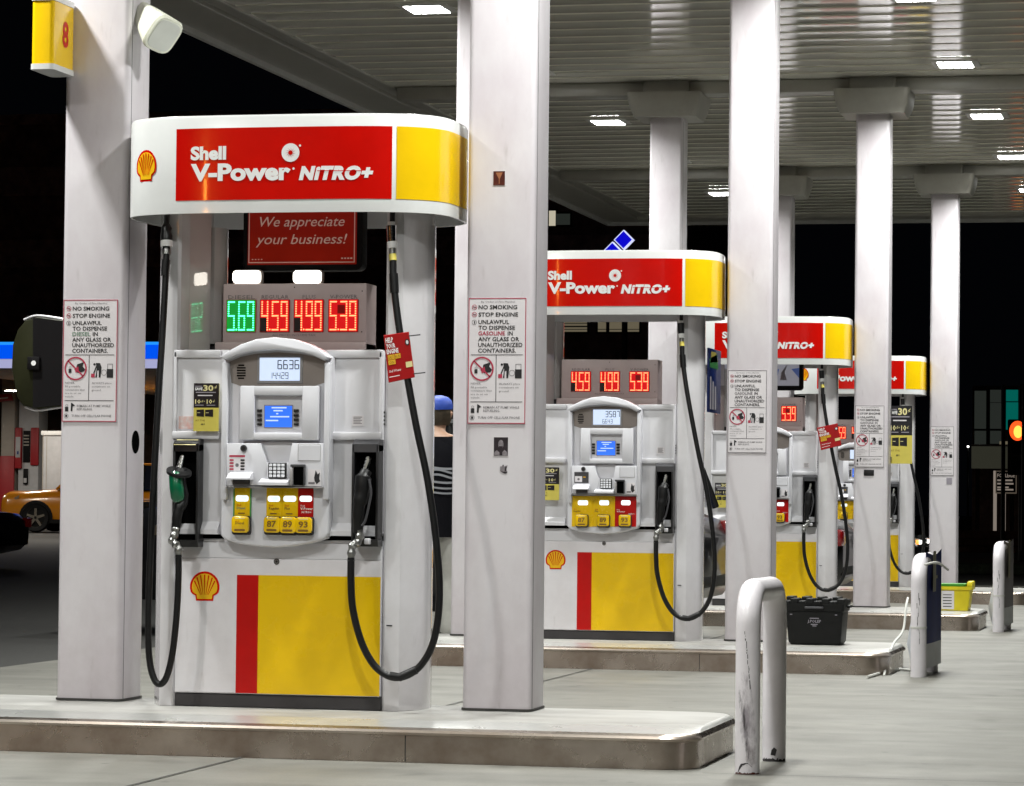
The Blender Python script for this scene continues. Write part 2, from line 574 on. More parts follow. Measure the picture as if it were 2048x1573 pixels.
    def text(self, s, x, z, h, y, m, width=None, bold=0.0, shear=0.0, align='L', res=2, fy=None, sp=1.0):
        vs, fs = text_geo(s, bold, res, sp)
        if not vs:
            return self
        k = h / CAP
        xs = [v[0] for v in vs]
        x0, x1 = min(xs), max(xs)
        kx = k if width is None else width / max(1e-6, (x1 - x0 + abs(shear) * CAP))
        wd = (x1 - x0) * kx
        ox = {'L': 0, 'C': -wd / 2, 'R': -wd}[align]
        out = []
        for u, v in vs:
            X = x + ox + (u - x0) * kx + shear * v * k
            out.append((X, y if fy is None else fy(X), z + v * k))
        return self.add(out, fs, m)

    def build(self, name, parent=None, origin=None, smooth=35):
        if parent is not None:
            o_ = ORG[parent.name]
        else:
            o_ = Vector(origin) if origin is not None else Vector((0, 0, 0))
        me = bpy.data.meshes.new(name)
        me.from_pydata([v - o_ for v in self.v], [], self.f)
        for n in self.ms:
            me.materials.append(MATS[n])
        me.polygons.foreach_set("material_index", self.m)
        if smooth:
            me.polygons.foreach_set("use_smooth", [True] * len(self.f))
            me.set_sharp_from_angle(angle=math.radians(smooth))
        me.update()
        ob = bpy.data.objects.new(name, me)
        C.objects.link(ob)
        if parent is not None:
            ob.parent = parent
        else:
            ob.location = o_
        ORG[ob.name] = o_
        return ob


def tag(o, label=None, cat=None, group=None, kind=None):
    if label: o["label"] = label
    if cat: o["category"] = cat
    if group: o["group"] = group
    if kind: o["kind"] = kind
    return o


def thing(name, loc, label, cat, group=None):
    o = bpy.data.objects.new(name, None)
    o.empty_display_size = .1
    o.location = loc
    C.objects.link(o)
    ORG[o.name] = Vector(loc)
    return tag(o, label, cat, group)


def copy_tree(o, parent=None):
    c = o.copy()
    C.objects.link(c)
    ORG[c.name] = ORG.get(o.name, Vector((0, 0, 0)))
    if parent is not None:
        c.parent = parent
    for ch in [x for x in o.children]:
        copy_tree(ch, c)
    return c


def smooth_path(pts, n=8):
    """Catmull-Rom through the points"""
    pts = [Vector(p) for p in pts]
    out = []
    q = [2 * pts[0] - pts[1]] + pts + [2 * pts[-1] - pts[-2]]
    for i in range(1, len(q) - 2):
        a, b, c, d = q[i - 1], q[i], q[i + 1], q[i + 2]
        for k in range(n):
            t = k / n
            out.append(.5 * ((2 * b) + (c - a) * t + (2 * a - 5 * b + 4 * c - d) * t * t + (3 * b - a - 3 * c + d) * t ** 3))
    out.append(pts[-1])
    return out


# scallop emblem: red outline, yellow fan, red ribs
def scallop(mb, cx, z0, wd, h, y, fy=None, step=.0012):
    def outline(k):
        p = [(-.29, 0), (-.31, .17), (-.40, .22)]
        for i in range(17):
            a = math.radians(200 - i * 220 / 16)
            p.append((.5 * math.cos(a), .47 + .53 * math.sin(a)))
        p += [(.40, .22), (.31, .17), (.29, 0)]
        c = Vector((0, .46))
        return [((Vector(q) - c) * k + c) for q in p]

    def put(pts, lift, m):
        vs = [(cx + q[0] * wd, (y if fy is None else fy(cx + q[0] * wd)) - lift, z0 + q[1] * h) for q in pts]
        mb.face(vs, m)
    put(outline(1.0), 0, "sign_red")
    inner = []
    for i, q in enumerate(outline(.86)):
        inner.append(q)
    put(inner, step, "logo_yellow")
    base = Vector((0, .06))
    for i in range(7):
        a = math.radians(150 - i * 20)
        tip = Vector((.40 * math.cos(a), .47 + .42 * math.sin(a)))
        st = base + Vector((math.cos(a) * .14, .12 + .03 * math.sin(a)))
        d = (tip - st).normalized()
        n = Vector((-d.y, d.x))
        put([st - n * .006, st + n * .006, tip + n * .022, tip - n * .022][::-1], 2 * step, "sign_red")


SEG = {'0': 'abcdef', '1': 'bc', '2': 'abged', '3': 'abgcd', '4': 'fgbc', '5': 'afgcd', '6': 'afgedc', '7': 'abc', '8': 'abcdefg', '9': 'abcdfg'}


def seg_ends(ch, x, z, wd, h):
    c = {'a': ((0, 1), (1, 1)), 'b': ((1, 1), (1, .5)), 'c': ((1, .5), (1, 0)), 'd': ((0, 0), (1, 0)), 'e': ((0, .5), (0, 0)), 'f': ((0, 1), (0, .5)), 'g': ((0, .5), (1, .5))}
    return [((x + a[0] * wd, z + a[1] * h), (x + b[0] * wd, z + b[1] * h)) for a, b in (c[s] for s in SEG[ch])]
# ================================================================== the setting
def rrect(x0, x1, y0, y1, r, n=5):
    pts = []
    for cx, cy_, a0 in ((x1 - r, y0 + r, -90), (x1 - r, y1 - r, 0), (x0 + r, y1 - r, 90), (x0 + r, y0 + r, 180)):
        for i in range(n + 1):
            a = math.radians(a0 + 90 * i / n)
            pts.append((cx + r * math.cos(a), cy_ + r * math.sin(a)))
    return pts


def rise(x, y):
    """the street beyond the forecourt lies a little higher"""
    t = max(0.0, min(1.0, (y - 32) / 35))
    return .20 * t * t * (3 - 2 * t)


mb = MB()
xs = [-160, -80, -45, -25, -12, 0, 12, 25, 45, 80, 160]
ys = [-40, -10, 10, 28, 32, 36, 40, 45, 50, 55, 60, 67, 80, 110, 160, 260]
vs = [(x, y, -.006 + rise(x, y)) for y in ys for x in xs]
nx = len(xs)
mb.add(vs, [(j * nx + i, j * nx + i + 1, (j + 1) * nx + i + 1, (j + 1) * nx + i) for j in range(len(ys) - 1) for i in range(nx - 1)], "asphalt")
tag(mb.build("ground"), kind="structure")
mb = MB()
mb.face([(-4.19, -25, 0), (22, -25, 0), (22, 29.5, 0), (-4.19, 29.5, 0)], "concrete")
tag(mb.build("concrete_apron"), kind="structure")
mb = MB()
for yy0, yy1 in ((-25, -.9), (1.2, S - .9), (S + 1.2, 2 * S - .9), (2 * S + 1.2, 3 * S - .9)):
    mb.face([(-.712, yy0, .004), (-.700, yy0, .004), (-.700, yy1, .004), (-.712, yy1, .004)], "joint_dark")
for yj in (-1.02, 4.3, 11.2, 18.5):
    mb.face([(1.22, yj, .004), (20, yj - .35, .004), (20, yj - .342, .004), (1.22, yj + .008, .004)], "joint_dark")
tag(mb.build("ground_joint"), kind="structure")
mb = MB()
for y0 in (62, 66):
    mb.face([(-60, y0, .215), (60, y0, .215), (60, y0 + .15, .215), (-60, y0 + .15, .215)], "road_line")
tag(mb.build("road_marking"), kind="structure")

ROWNAME = ["nearest", "second", "third", "farthest"]
CX0, CX1, CDEP = 0.0, .303, .294
A1X = -1.86

# pump islands
def make_island():
    t = thing("pump_island", (-.79, -.28, 0), None, "pump island")
    def ring(fi, oi, z):
        """outline of the island; the front edge is set back by fi, the others by oi"""
        x0, x1, y0, y1 = -2.75 + oi, 1.168 - oi, -.895 + fi, .335 - oi
        pts = []
        for cx, cy_, r, a0 in ((x1, y0, .15, -90), (x1, y1, .20, 0), (x0, y1, .20, 90), (x0, y0, .15, 180)):
            cx += r if cx == x0 else -r
            cy_ += r if cy_ == y0 else -r
            for k in range(9):
                a = math.radians(a0 + 90 * k / 8)
                pts.append((cx + r * math.cos(a), cy_ + r * math.sin(a), z))
        return pts

    def loft(b, rings, m):
        n = len(rings[0])
        b.add([p for r_ in rings for p in r_], [(q * n + k, q * n + (k + 1) % n, (q + 1) * n + (k + 1) % n, (q + 1) * n + k) for q in range(len(rings) - 1) for k in range(n)], m)
    b = MB()
    loft(b, [ring(.004, .004, 0), ring(.004, .004, .112)], "island_steel")
    for xx in (-1.83, -.02):
        b.box(xx, xx + .004, -.893, -.885, .004, .111, "joint_dark")
    b.build("steel_form", t)
    b = MB()
    loft(b, [ring(.006, .006, .108), ring(-.008, -.008, .112), ring(-.010, -.010, .122), ring(-.002, -.004, .132), ring(.03, .004, .140)], "island_steel")
    loft(b, [ring(.03, .004, .140), ring(.10, .012, .1475), ring(.20, .022, .1545), ring(.25, .032, .1552)], "island_lip")
    b.build("lip", t)
    b = MB()
    b.face(ring(.249, .031, ZI), "island_top")
    b.build("island_top", t)
    return t


isl = make_island()
ILAB = ["raised concrete pump island with steel edge nearest to the camera",
        "steel edged pump island carrying the black tote, second from the camera",
        "steel edged pump island carrying the yellow bin, third from the camera",
        "farthest raised pump island, behind the yellow bin and its island"]
for i in range(4):
    o = isl if i == 0 else copy_tree(isl)
    o.location.y = -.28 + i * S
    tag(o, ILAB[i], "pump island", "pump islands in a row")

# canopy columns
def make_column():
    t = thing("canopy_column", (CX0 + .15, .147, ZI), None, "column")
    b = MB()
    b.prism(rrect(CX0, CX1, 0, CDEP, .028, 4), ZI + .003, 4.55, 'z', "column_paint")
    b.box(CX1 - .032, CX1 + .0012, .035, .038, ZI + .01, 4.5, "joint_dark")
    b.build("shaft", t)
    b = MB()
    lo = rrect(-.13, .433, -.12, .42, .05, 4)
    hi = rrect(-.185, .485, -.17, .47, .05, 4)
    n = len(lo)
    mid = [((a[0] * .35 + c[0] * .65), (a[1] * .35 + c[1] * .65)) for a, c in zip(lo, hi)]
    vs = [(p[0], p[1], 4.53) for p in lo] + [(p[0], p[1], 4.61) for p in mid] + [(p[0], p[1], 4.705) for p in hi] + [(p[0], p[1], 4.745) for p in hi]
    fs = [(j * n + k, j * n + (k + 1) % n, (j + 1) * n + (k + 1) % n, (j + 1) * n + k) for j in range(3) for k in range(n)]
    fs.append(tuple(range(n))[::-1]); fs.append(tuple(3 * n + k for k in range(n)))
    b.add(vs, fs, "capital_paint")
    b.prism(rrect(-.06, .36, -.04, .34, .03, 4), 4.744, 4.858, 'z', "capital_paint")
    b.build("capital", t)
    b = MB()
    b.prism(rrect(-.006, .309, -.006, .30, .03, 4), ZI + .003, ZI + .012, 'z', "joint_dark")
    b.build("base_seal", t)
    return t


col0 = make_column()
cl = {}
COLL = {(0, 1): "white square canopy column right of the nearest pump, two small stickers on its front",
        (0, 0): "white square canopy column with the diesel warning sign, left of the nearest pump",
        (1, 0): "narrow strip of white column seen just left of the nearest right column",
        (1, 1): "white canopy column behind the scuffed bollard, right of the second pump",
        (2, 0): "white column with flared capital rising behind the second pump's red sign",
        (2, 1): "white column with flared capital and small black plate, right of the third pump",
        (3, 0): "far column with capital half hidden behind the column at the scuffed bollard",
        (3, 1): "farthest white column with flared capital, behind the yellow bin"}
first = True
for i in range(4):
    for j in (1, 0):
        o = col0 if first else copy_tree(col0)
        first = False
        o.location = (CX0 + .15 + (0 if j else A1X), .147 + i * S, ZI)
        tag(o, COLL[(i, j)], "column", "columns holding up the canopy")
        cl[(i, j)] = o
# hand hole of the left near column and the plate of the third
b = MB()
b.prism([(.155 + .05 * math.cos(a * math.pi / 12), 1.31 + .052 * math.sin(a * math.pi / 12)) for a in range(24)], A1X + CX1 - .01, A1X + CX1 + .0015, 'x', "black_gap")
ORG["tmpcol"] = Vector((A1X + .153, .147, ZI))
o = b.build("hand_hole", None)
def reparent(o, par, world_org):
    """mesh built at world coordinates becomes a part of a thing that stands at world_org"""
    o.data.transform(Matrix.Translation(-Vector(world_org)))
    o.parent = par
    o.location = (0, 0, 0)
reparent(o, cl[(0, 0)], cl[(0, 0)].location)
b = MB()
p0, p1 = P(1728, 940, 2 * S), P(1748, 952, 2 * S)
b.box(p0.x, p1.x, 2 * S - .006, 2 * S + .01, p1.z, p0.z, "black_plastic", r=.002)
o = b.build("plate")
reparent(o, cl[(2, 1)], cl[(2, 1)].location)

# canopy
CL, CR, CN, CFAR, ZD = -4.85, 3.10, -11.6, 28.35, 4.86  # near end drawn out to carry the added front lights
can = thing("canopy", (-.85, 8, ZD), "flat white station canopy with ribbed metal underside above the pumps", "canopy")
b = MB()
prof = []
y = CN + .4
pitch = .4064
while y < CFAR - .4:
    prof += [(y, ZD), (y + .08, ZD - .003), (y + .17, ZD - .0042), (y + .26, ZD - .003), (y + .335, ZD), (y + .337, ZD + .045), (y + .404, ZD + .045)]
    y += pitch
vs = [(x, p[0], p[1]) for p in prof for x in (CL + .42, CR - .42)]
b.add(vs, [(2 * i, 2 * i + 1, 2 * i + 3, 2 * i + 2) for i in range(len(prof) - 1)], "canopy_deck")
b.build("deck", can, smooth=12)
b = MB()
for x0, x1, y0, y1 in ((CL, CL + .45, CN, CFAR), (CR - .45, CR, CN, CFAR), (CL + .45, CR - .45, CN, CN + .45), (CL + .45, CR - .45, CFAR - .45, CFAR)):
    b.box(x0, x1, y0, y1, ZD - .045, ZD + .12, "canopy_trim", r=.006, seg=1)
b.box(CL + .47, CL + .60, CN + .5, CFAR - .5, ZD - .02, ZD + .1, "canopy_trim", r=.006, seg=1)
b.build("border", can)
b = MB()
for x0, x1, y0, y1 in ((CL - .05, CL, CN - .05, CFAR + .05), (CR, CR + .05, CN - .05, CFAR + .05), (CL, CR, CN - .05, CN), (CL, CR, CFAR, CFAR + .05)):
    b.box(x0, x1, y0, y1, ZD - .09, ZD + .85, "fascia")
b.build("fascia", can)
b = MB()
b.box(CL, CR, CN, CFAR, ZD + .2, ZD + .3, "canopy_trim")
b.build("roof", can)
for i in range(-1, 4):
    b = MB()
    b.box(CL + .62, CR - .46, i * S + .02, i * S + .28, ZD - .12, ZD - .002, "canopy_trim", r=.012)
    b.build("beam", can)

# canopy lights
def make_light():
    t = thing("canopy_light", (0, 0, ZD), None, "canopy light")
    b = MB()
    b.box(-.20, .20, -.20, .20, ZD - .012, ZD + .03, "lamp_housing", r=.004)
    b.build("housing", t)
    b = MB()
    for i in range(6):
        for j in range(5):
            x, y = -.15 + i * .06 + .0, -.15 + j * .075
            if x + .045 > .16: continue
            b.face([(x - .0, y, ZD - .016), (x, y + .052, ZD - .016), (x + .046, y + .052, ZD - .016), (x + .046, y, ZD - .016)], "lamp_lens")
    b.build("lens", t)
    ld = bpy.data.lights.new("led_lamp", 'AREA')
    ld.shape = 'SQUARE'
    ld.size = .29
    ld.energy = LAMP_POWER
    ld.color = (.985, 1.0, .965)
    ld.spread = math.radians(142)
    lo = bpy.data.objects.new("led_lamp", ld)
    C.objects.link(lo)
    lo.parent = t
    lo.location = (0, 0, -.020)
    return t


L0 = make_light()
LX = (-2.80, .95)
LL = {(0, 3): "bright LED canopy light nearest the frame's top, above the first pump's sign",
      (0, 5): "LED canopy light left of the flared capital above the second pump",
      (0, 6): "LED canopy light only peeping out right of the column behind the second pump",
      (0, 7): "small far LED canopy light just left of the column behind the scuffed bollard",
      (1, 3): "LED canopy light cut by the top edge of the photo, right half",
      (1, 4): "LED canopy light high right, between the two rightmost flared capitals",
      (1, 5): "LED canopy light above and right of the farthest flared capital",
      (1, 6): "LED canopy light at the right edge, beside the farthest capital",
      (1, 7): "farthest LED canopy light, cut by the right edge of the photo"}
k0 = True
for r in range(2):
    for k in range(-2, 8):  # negative k: unseen front rows, added as fill on the nearest dispenser
        o = L0 if k0 else copy_tree(L0)
        k0 = False
        o.location = (LX[r], -.81 + 3.68 * k, ZD)
        lab = LL.get((r, k), "LED canopy light of the %s row, over the forecourt outside the photo" % ("left" if r == 0 else "right"))
        tag(o, lab, "canopy light", "square LED lights under the canopy")

# ------------------------------------------------------------------ warning signs on the columns
def sign_geo(fuel, fcol, border):
    b = MB()
    X0, Z0, WW, HH = 0.0136, 1.396, .256, .5446
    b.box(X0, X0 + WW, -.0035, -.0002, Z0, Z0 + HH, "label_paper")
    y1, y2 = -.0045, -.0052
    U = lambda px: X0 + (px - 165) / 622 * WW
    V = lambda py: Z0 + HH - (py - 105) / 1365 * HH
    def R(xa, xb, ya, yb, m, y=y1):
        b.rect(U(xa), U(xb), V(yb), V(ya), y, m)
    t = 9
    R(165, 787, 105, 105 + t, border); R(165, 787, 1470 - t, 1470, border); R(165, 165 + t, 105 + t, 1470 - t, border); R(787 - t, 787, 105 + t, 1470 - t, border)
    def T(s, xa, xb, yb, cap, m="letter_black", bold=.02, res=2):
        b.text(s, U(xa), V(yb), cap / 1365 * HH, y1, m, width=(xb - xa) / 622 * WW, bold=bold, res=res)
    T("By Order of Fire Marshal", 300, 665, 155, 20, "letter_grey", .0, 1)
    T("NO SMOKING", 272, 690, 225, 42)
    T("STOP ENGINE", 272, 700, 305, 42)
    T("UNLAWFUL", 272, 605, 386, 42)
    T("TO DISPENSE", 272, 668, 449, 42)
    T(fuel, 272, 480 if fuel == "DIESEL" else 560, 510, 42, fcol)
    T("IN", 505 if fuel == "DIESEL" else 590, 563 if fuel == "DIESEL" else 645, 510, 42)
    T("ANY GLASS OR", 272, 715, 573, 42)
    T("UNAUTHORIZED", 272, 750, 635, 42)
    T("CONTAINERS.", 272, 680, 697, 42)
    kx = WW / 622
    for py, kind in ((204, 0), (284, 1), (368, 2)):
        b.ring((U(228), V(py)), 27 * kx, 5 * kx, y1, "letter_red" if kind < 2 else "letter_grey", 20)
        if kind < 2:
            b.line((U(211), V(py - 14)), (U(245), V(py + 14)), 5 * kx, y2, "letter_red")
            b.rect(U(213), U(243), V(py + 4), V(py - 5), y1, "letter_black")
        else:
            b.rect(U(224), U(236), V(py + 16), V(py - 2), y1, "letter_black"); b.disc((U(230), y1, V(py - 10)), 6 * kx, 'y', "letter_black", 8)
    R(195, 755, 719, 726, "letter_black"); R(465, 472, 726, 1230, "letter_black"); R(195, 755, 1230, 1237, "letter_black")
    # never-fill pictogram
    b.rect(U(235), U(268), V(925), V(880), y1, "letter_black"); b.ring((U(252), V(866)), 14 * kx, 4 * kx, y1, "letter_grey", 12)
    b.face([(U(q[0]), y1, V(q[1])) for q in ((330, 830), (410, 800), (395, 850), (425, 885), (410, 910), (340, 925), (318, 890))], "letter_black")
    b.face([(U(q[0]), y1 - .0003, V(q[1])) for q in ((300, 880), (345, 850), (352, 900), (318, 925))], "letter_red")
    b.ring((U(315), V(875)), 128 * kx, 17 * kx, y2, "letter_red", 40)
    b.line((U(230), V(790)), (U(402), V(960)), 16 * kx, y2, "letter_red")
    # place-on-ground pictogram: bending figure, can, pump
    b.disc((U(530), y1, V(828)), 13 * kx, 'y', "letter_black", 12)
    b.face([(U(q[0]), y1, V(q[1])) for q in ((545, 812), (595, 815), (612, 860), (600, 975), (580, 975), (580, 895), (562, 900), (560, 975), (542, 975), (556, 880))], "letter_black")
    b.line((U(560), V(835)), (U(522), V(930)), 13 * kx, y1 - .0003, "letter_black")
    R(492, 535, 932, 975, "letter_red")
    R(672, 745, 880, 978, "letter_black"); b.ring((U(640), V(920)), 32 * kx, 5 * kx, y1, "letter_grey", 18)
    R(678, 740, 822, 828, "letter_grey"); R(678, 684, 828, 880, "letter_grey"); R(734, 740, 828, 880, "letter_grey")
    for s, xa, xb, yb in (("NEVER", 197, 305, 1045), ("fill portable", 197, 372, 1085), ("containers that", 197, 425, 1122), ("are in or on", 197, 380, 1160), ("vehicle.", 197, 300, 1197)):
        T(s, xa, xb, yb, 21, "letter_grey", .0, 1)
    for s, xa, xb, yb in (("ALWAYS place", 502, 728, 1048), ("containers on", 502, 712, 1086), ("ground.", 502, 612, 1126)):
        T(s, xa, xb, yb, 21, "letter_grey", .0, 1)
    R(200, 238, 1305, 1355, "letter_black"); b.ring((U(220), V(1290)), 15 * kx, 4 * kx, y1, "letter_grey", 12)
    b.face([(U(q[0]), y1, V(q[1])) for q in ((268, 1258), (285, 1265), (315, 1290), (288, 1300), (285, 1352), (265, 1352))], "letter_black")
    T("REMAIN AT PUMP WHILE", 335, 722, 1305, 24, "letter_grey", .01, 1)
    T("REFUELING.", 335, 515, 1342, 24, "letter_grey", .01, 1)
    b.ring((U(215), V(1405)), 26 * kx, 4 * kx, y1, "letter_grey", 18)
    R(204, 226, 1392, 1418, "letter_black")
    T("TURN OFF CELLULAR PHONE", 275, 730, 1417, 25, "letter_grey", .01, 1)
    return b


SL = ["tall white gasoline warning sign on the column above two small stickers",
      "gasoline warning sign on the column behind the scuffed bollard",
      "gasoline warning sign above the small black plate on the third right column",
      "smallest and farthest gasoline warning sign, on the last right column"]
g1 = sign_geo("GASOLINE", "letter_red", "letter_red")
sg = g1.build("warning_sign", origin=(.14, 0, 1.396))
tag(sg, SL[0], "warning sign", "warning signs on the columns")
g2 = sign_geo("GASOLINE", "letter_grey", "letter_grey")
for i in (1, 2, 3):
    if i == 1:
        o = s2 = g2.build("warning_sign", origin=(.14, 0, 1.396))
    else:
        o = copy_tree(s2)
    o.location.y = i * S
    tag(o, SL[i], "warning sign", "warning signs on the columns")
sd = sign_geo("DIESEL", "letter_green", "letter_red").build("warning_sign", origin=(.14, 0, 1.396))
sd.location.x += A1X - .002
tag(sd, "white warning sign with the word diesel in pale green, on the left column", "warning sign", "warning signs on the columns")

# number sign on the left column
t = thing("pump_number_sign", (-1.865, -.13, 2.94), "yellow boxy pump number sign with a red 8, high on the left column", "number sign")
b = MB()
b.prism(rrect(-1.918, -1.815, -.27, -.004, .02, 4), 2.965, 3.245, 'z', "sign_yellow")
vs, fs = text_geo("8", .03, 4)
k = .105 / CAP
b.add([(-1.8138, -.155 + v[0] * k * .95, 3.06 + v[1] * k) for v in vs], fs, "letter_num" if "letter_num" in MATS else "panel_red")
b.build("number_panel", t)
b = MB()
b.prism(rrect(-1.922, -1.811, -.274, -.003, .022, 4), 3.245, 3.27, 'z', "white_plastic")
b.build("end_cap", t)
b = MB()
b.prism(rrect(-1.922, -1.811, -.274, -.003, .022, 4), 2.94, 2.965, 'z', "white_plastic")
b.build("end_cap", t)

# loudspeaker on the same column
t = thing("loudspeaker", (-1.55, .12, 3.2), "cream wedge shaped loudspeaker bracketed to the left column's top", "loudspeaker")
b = MB()
b.box(-1.557, -1.50, .08, .16, 3.17, 3.235, "grey_plastic", r=.006)
b.build("bracket", t)
b = MB()
a, c = P(293, 33, .10), P(328, 72, .0)
d = (c - a)
def wedge(ts, rs, m, caps=True):
    dn = d.normalized()
    u = Vector((.72, -.25, .62)); u = (u - dn * u.dot(dn)).normalized()
    v = dn.cross(u)
    n = 28
    vs, fs = [], []
    for t_, (r1, r2) in zip(ts, rs):
        for k in range(n):
            th = 2 * math.pi * k / n
            c_, s_ = math.cos(th), math.sin(th)
            vs.append(a + d * t_ + u * (math.copysign(abs(c_) ** .5, c_) * r1) + v * (math.copysign(abs(s_) ** .5, s_) * r2))
    for i in range(len(ts) - 1):
        for k in range(n):
            fs.append((i * n + k, i * n + (k + 1) % n, (i + 1) * n + (k + 1) % n, (i + 1) * n + k))
    fs.append(tuple(range(n))[::-1]); fs.append(tuple((len(ts) - 1) * n + k for k in range(n)))
    b.add(vs, fs, m)
wedge([-.35, -.25, .0, .5, .93, 1.0], [(.020, .02), (.045, .035), (.055, .045), (.072, .062), (.086, .080), (.080, .074)], "speaker_cream")
b.disc((a.x + .012, a.y - .052, a.z + .004), .018, 'y', "grey_plastic", 16)
b.build("shell", t)
b = MB()
wedge([.98, 1.012], [(.074, .068), (.070, .064)], "speaker_front")
b.build("grille", t)

# stickers of the right near column
b = MB()
p0, p1 = P(987, 343, 0), P(1010, 371, 0)
b.box(p0.x - .002, p1.x + .002, -.0016, -.0002, p1.z - .002, p0.z + .002, "label_paper")
b.rect(p0.x, p1.x, p1.z, p0.z, -.0022, "sticker_brown")
mx_, w_, h_ = (p0.x + p1.x) / 2, p1.x - p0.x, p0.z - p1.z
b.face([(mx_ + q[0] * w_, -.0027, p1.z + q[1] * h_) for q in ((-.3, .9), (.3, .9), (.06, .45), (.04, .1), (-.02, .1), (-.02, .45))], "sticker_tan")
tag(b.build("sticker", origin=(mx_, 0, p1.z)), "small square brown sticker high on the near right column", "sticker", "stickers on the near right column")
b = MB()
p0, p1 = P(988, 875, 0), P(1016, 912, 0)
w_, h_ = p1.x - p0.x, p0.z - p1.z
q0 = lambda u, v, y: (p0.x + u * w_, y, p1.z + v * h_)
b.box(p0.x - .003, p1.x + .003, -.0016, -.0002, p1.z - .003, p0.z + .003, "label_paper")
b.rect(p0.x, p1.x, p1.z, p0.z, -.0022, "sticker_photo_dark")
b.face([q0(.5 + .19 * math.cos(a * .3142), .62 + .24 * math.sin(a * .3142), -.0027) for a in range(20)], "sticker_photo_light")
b.face([q0(u, v, -.0027) for u, v in ((.02, .02), (.42, .02), (.40, .18), (.22, .30), (.06, .2))], "sticker_photo_light")
b.face([q0(u, v, -.0027) for u, v in ((.60, .02), (.98, .02), (.95, .2), (.75, .32), (.62, .2))], "sticker_photo_light")
b.face([q0(u, v, -.0031) for u, v in ((.36, .52), (.64, .52), (.60, .38), (.5, .34), (.4, .38))], "sticker_photo_dark")
tag(b.build("sticker", origin=(p0.x, 0, p1.z)), "small black and white portrait sticker below the gasoline sign", "sticker", "stickers on the near right column")
b = MB()
p0, p1 = P(1000, 930, 0), P(1015, 948, 0)
w_, h_ = p1.x - p0.x, p0.z - p1.z
b.face([q0(u, v, -.0012) for u, v in ((0, .3), (0, .8), (.3, .85), (.35, 1), (.5, 1), (.5, .8), (1, .95), (.85, .5), (1, .2), (.7, 0))], "sticker_photo_light")
b.face([q0(u, v, -.0018) for u, v in ((0, .3), (.5, .22), (1, .22), (.95, .06), (.7, 0), (.4, .1))], "sticker_photo_dark")
b.face([q0(u, v, -.0018) for u, v in ((.62, .3), (.8, .3), (.92, .8), (.7, .8))], "sticker_photo_dark")
b.face([q0(u, v, -.0018) for u, v in ((.35, .8), (.5, .8), (.5, 1), (.35, 1))], "sticker_photo_dark")
tag(b.build("sticker", origin=(p0.x, 0, p1.z)), "torn sticker scrap below the portrait sticker", "sticker", "stickers on the near right column")
# little grey notice on the last column
b = MB()
p0, p1 = P(1893, 956, 3 * S), P(1904, 969, 3 * S)
b.box(p0.x, p1.x, 3 * S - .003, 3 * S - .0003, p1.z, p0.z, "promo_grey")
tag(b.build("sticker", origin=(p0.x, 3 * S, p1.z)), "small grey square sticker under the farthest warning sign", "sticker")

# dark rounded panel left of the left column
t = thing("rounded_board", (-2.0, .55, 1.67), "black and olive rounded board with a white dot, left of the diesel warning sign", "panel")
b = MB()
pts = [(22, 735), (24, 690), (34, 660), (50, 641), (75, 634), (125, 641), (160, 648), (160, 812), (120, 813), (75, 819), (45, 812), (33, 795), (27, 765)]
pp = [P(u, v, .5) for u, v in pts]
b.prism([(p.x, p.z) for p in pp], .5, .56, 'y', "olive_dark", r=.012)
cx_, cz_ = P(68, 727, .49).x, P(68, 727, .49).z
half = [P(u, v, .5) for u, v in [(66, 636), (125, 643), (160, 650), (160, 810), (120, 811), (66, 816)]]
b.face([(p.x, .4985, p.z) for p in half], "near_black")
b.build("panel_body", t)
b = MB()
pth = smooth_path([P(u, v, .53) for u, v in [(48, 640), (75, 632), (125, 639), (160, 646)]], 5)
b.tube(pth, .006, "cabinet_white", 8)
b.build("rim", t)
b = MB()
pth = smooth_path([P(u, v, .53) for u, v in [(50, 814), (75, 821), (120, 815), (160, 812)]], 5)
b.tube(pth, .006, "cabinet_white", 8)
b.build("rim", t)
b = MB()
b.box(cx_ - .03, cx_ + .03, .478, .502, cz_ - .03, cz_ + .03, "near_black", r=.004)
b.disc((cx_ + .003, .476, cz_), .012, 'y', "letter_white", 16)
b.build("bolt", t)
b = MB()
b.box(-1.93, -1.85, .50, .53, 1.62, 1.68, "near_black")
b.box(-1.87, -1.84, .28, .53, 1.62, 1.68, "near_black")
b.build("bracket", t)
# ================================================================== fuel dispensers
TA, TB, TXC, TYC, TN = .730, .42, -.780, .07, 3.6


def top_y(x, lift=.002):
    t = min(1.0, abs((x - TXC) / (TA + lift)))
    return TYC - (TB + lift) * (1 - t ** TN) ** (1 / TN)


def topper_outline(n=22, off=0.0):
    pts = []
    for i in range(4 * n):
        a = 2 * math.pi * i / (4 * n)
        c, s_ = math.cos(a), math.sin(a)
        pts.append((TXC + (TA + off) * math.copysign(abs(c) ** (2 / TN), c), TYC + (TB + off) * math.copysign(abs(s_) ** (2 / TN), s_)))
    return pts


def strip(b, x0, x1, z0, z1, m, lift):
    n = max(2, int((x1 - x0) / .02))
    xs = [x0 + (x1 - x0) * i / n for i in range(n + 1)]
    if x1 > TXC + TA * .95:
        n = 40
        xs = [x0 + (TXC + TA + lift - x0) * math.sin(math.pi / 2 * i / n) for i in range(n + 1)]
    xy = [(x, top_y(x, lift)) for x in xs]
    if x1 > TXC + TA * .95:
        xy += [(x, 2 * TYC - top_y(x, lift)) for x in xs[::-1][1:26]]
        n = len(xy) - 1
    vs = [(x, y_, z) for x, y_ in xy for z in (z0, z1)]
    b.add(vs, [(2 * i, 2 * i + 2, 2 * i + 3, 2 * i + 1) for i in range(n)], m)


YP, YC, YB, YD = -.178, -.200, -.242, -.272     # lower panel, cabinet, bezel, console planes


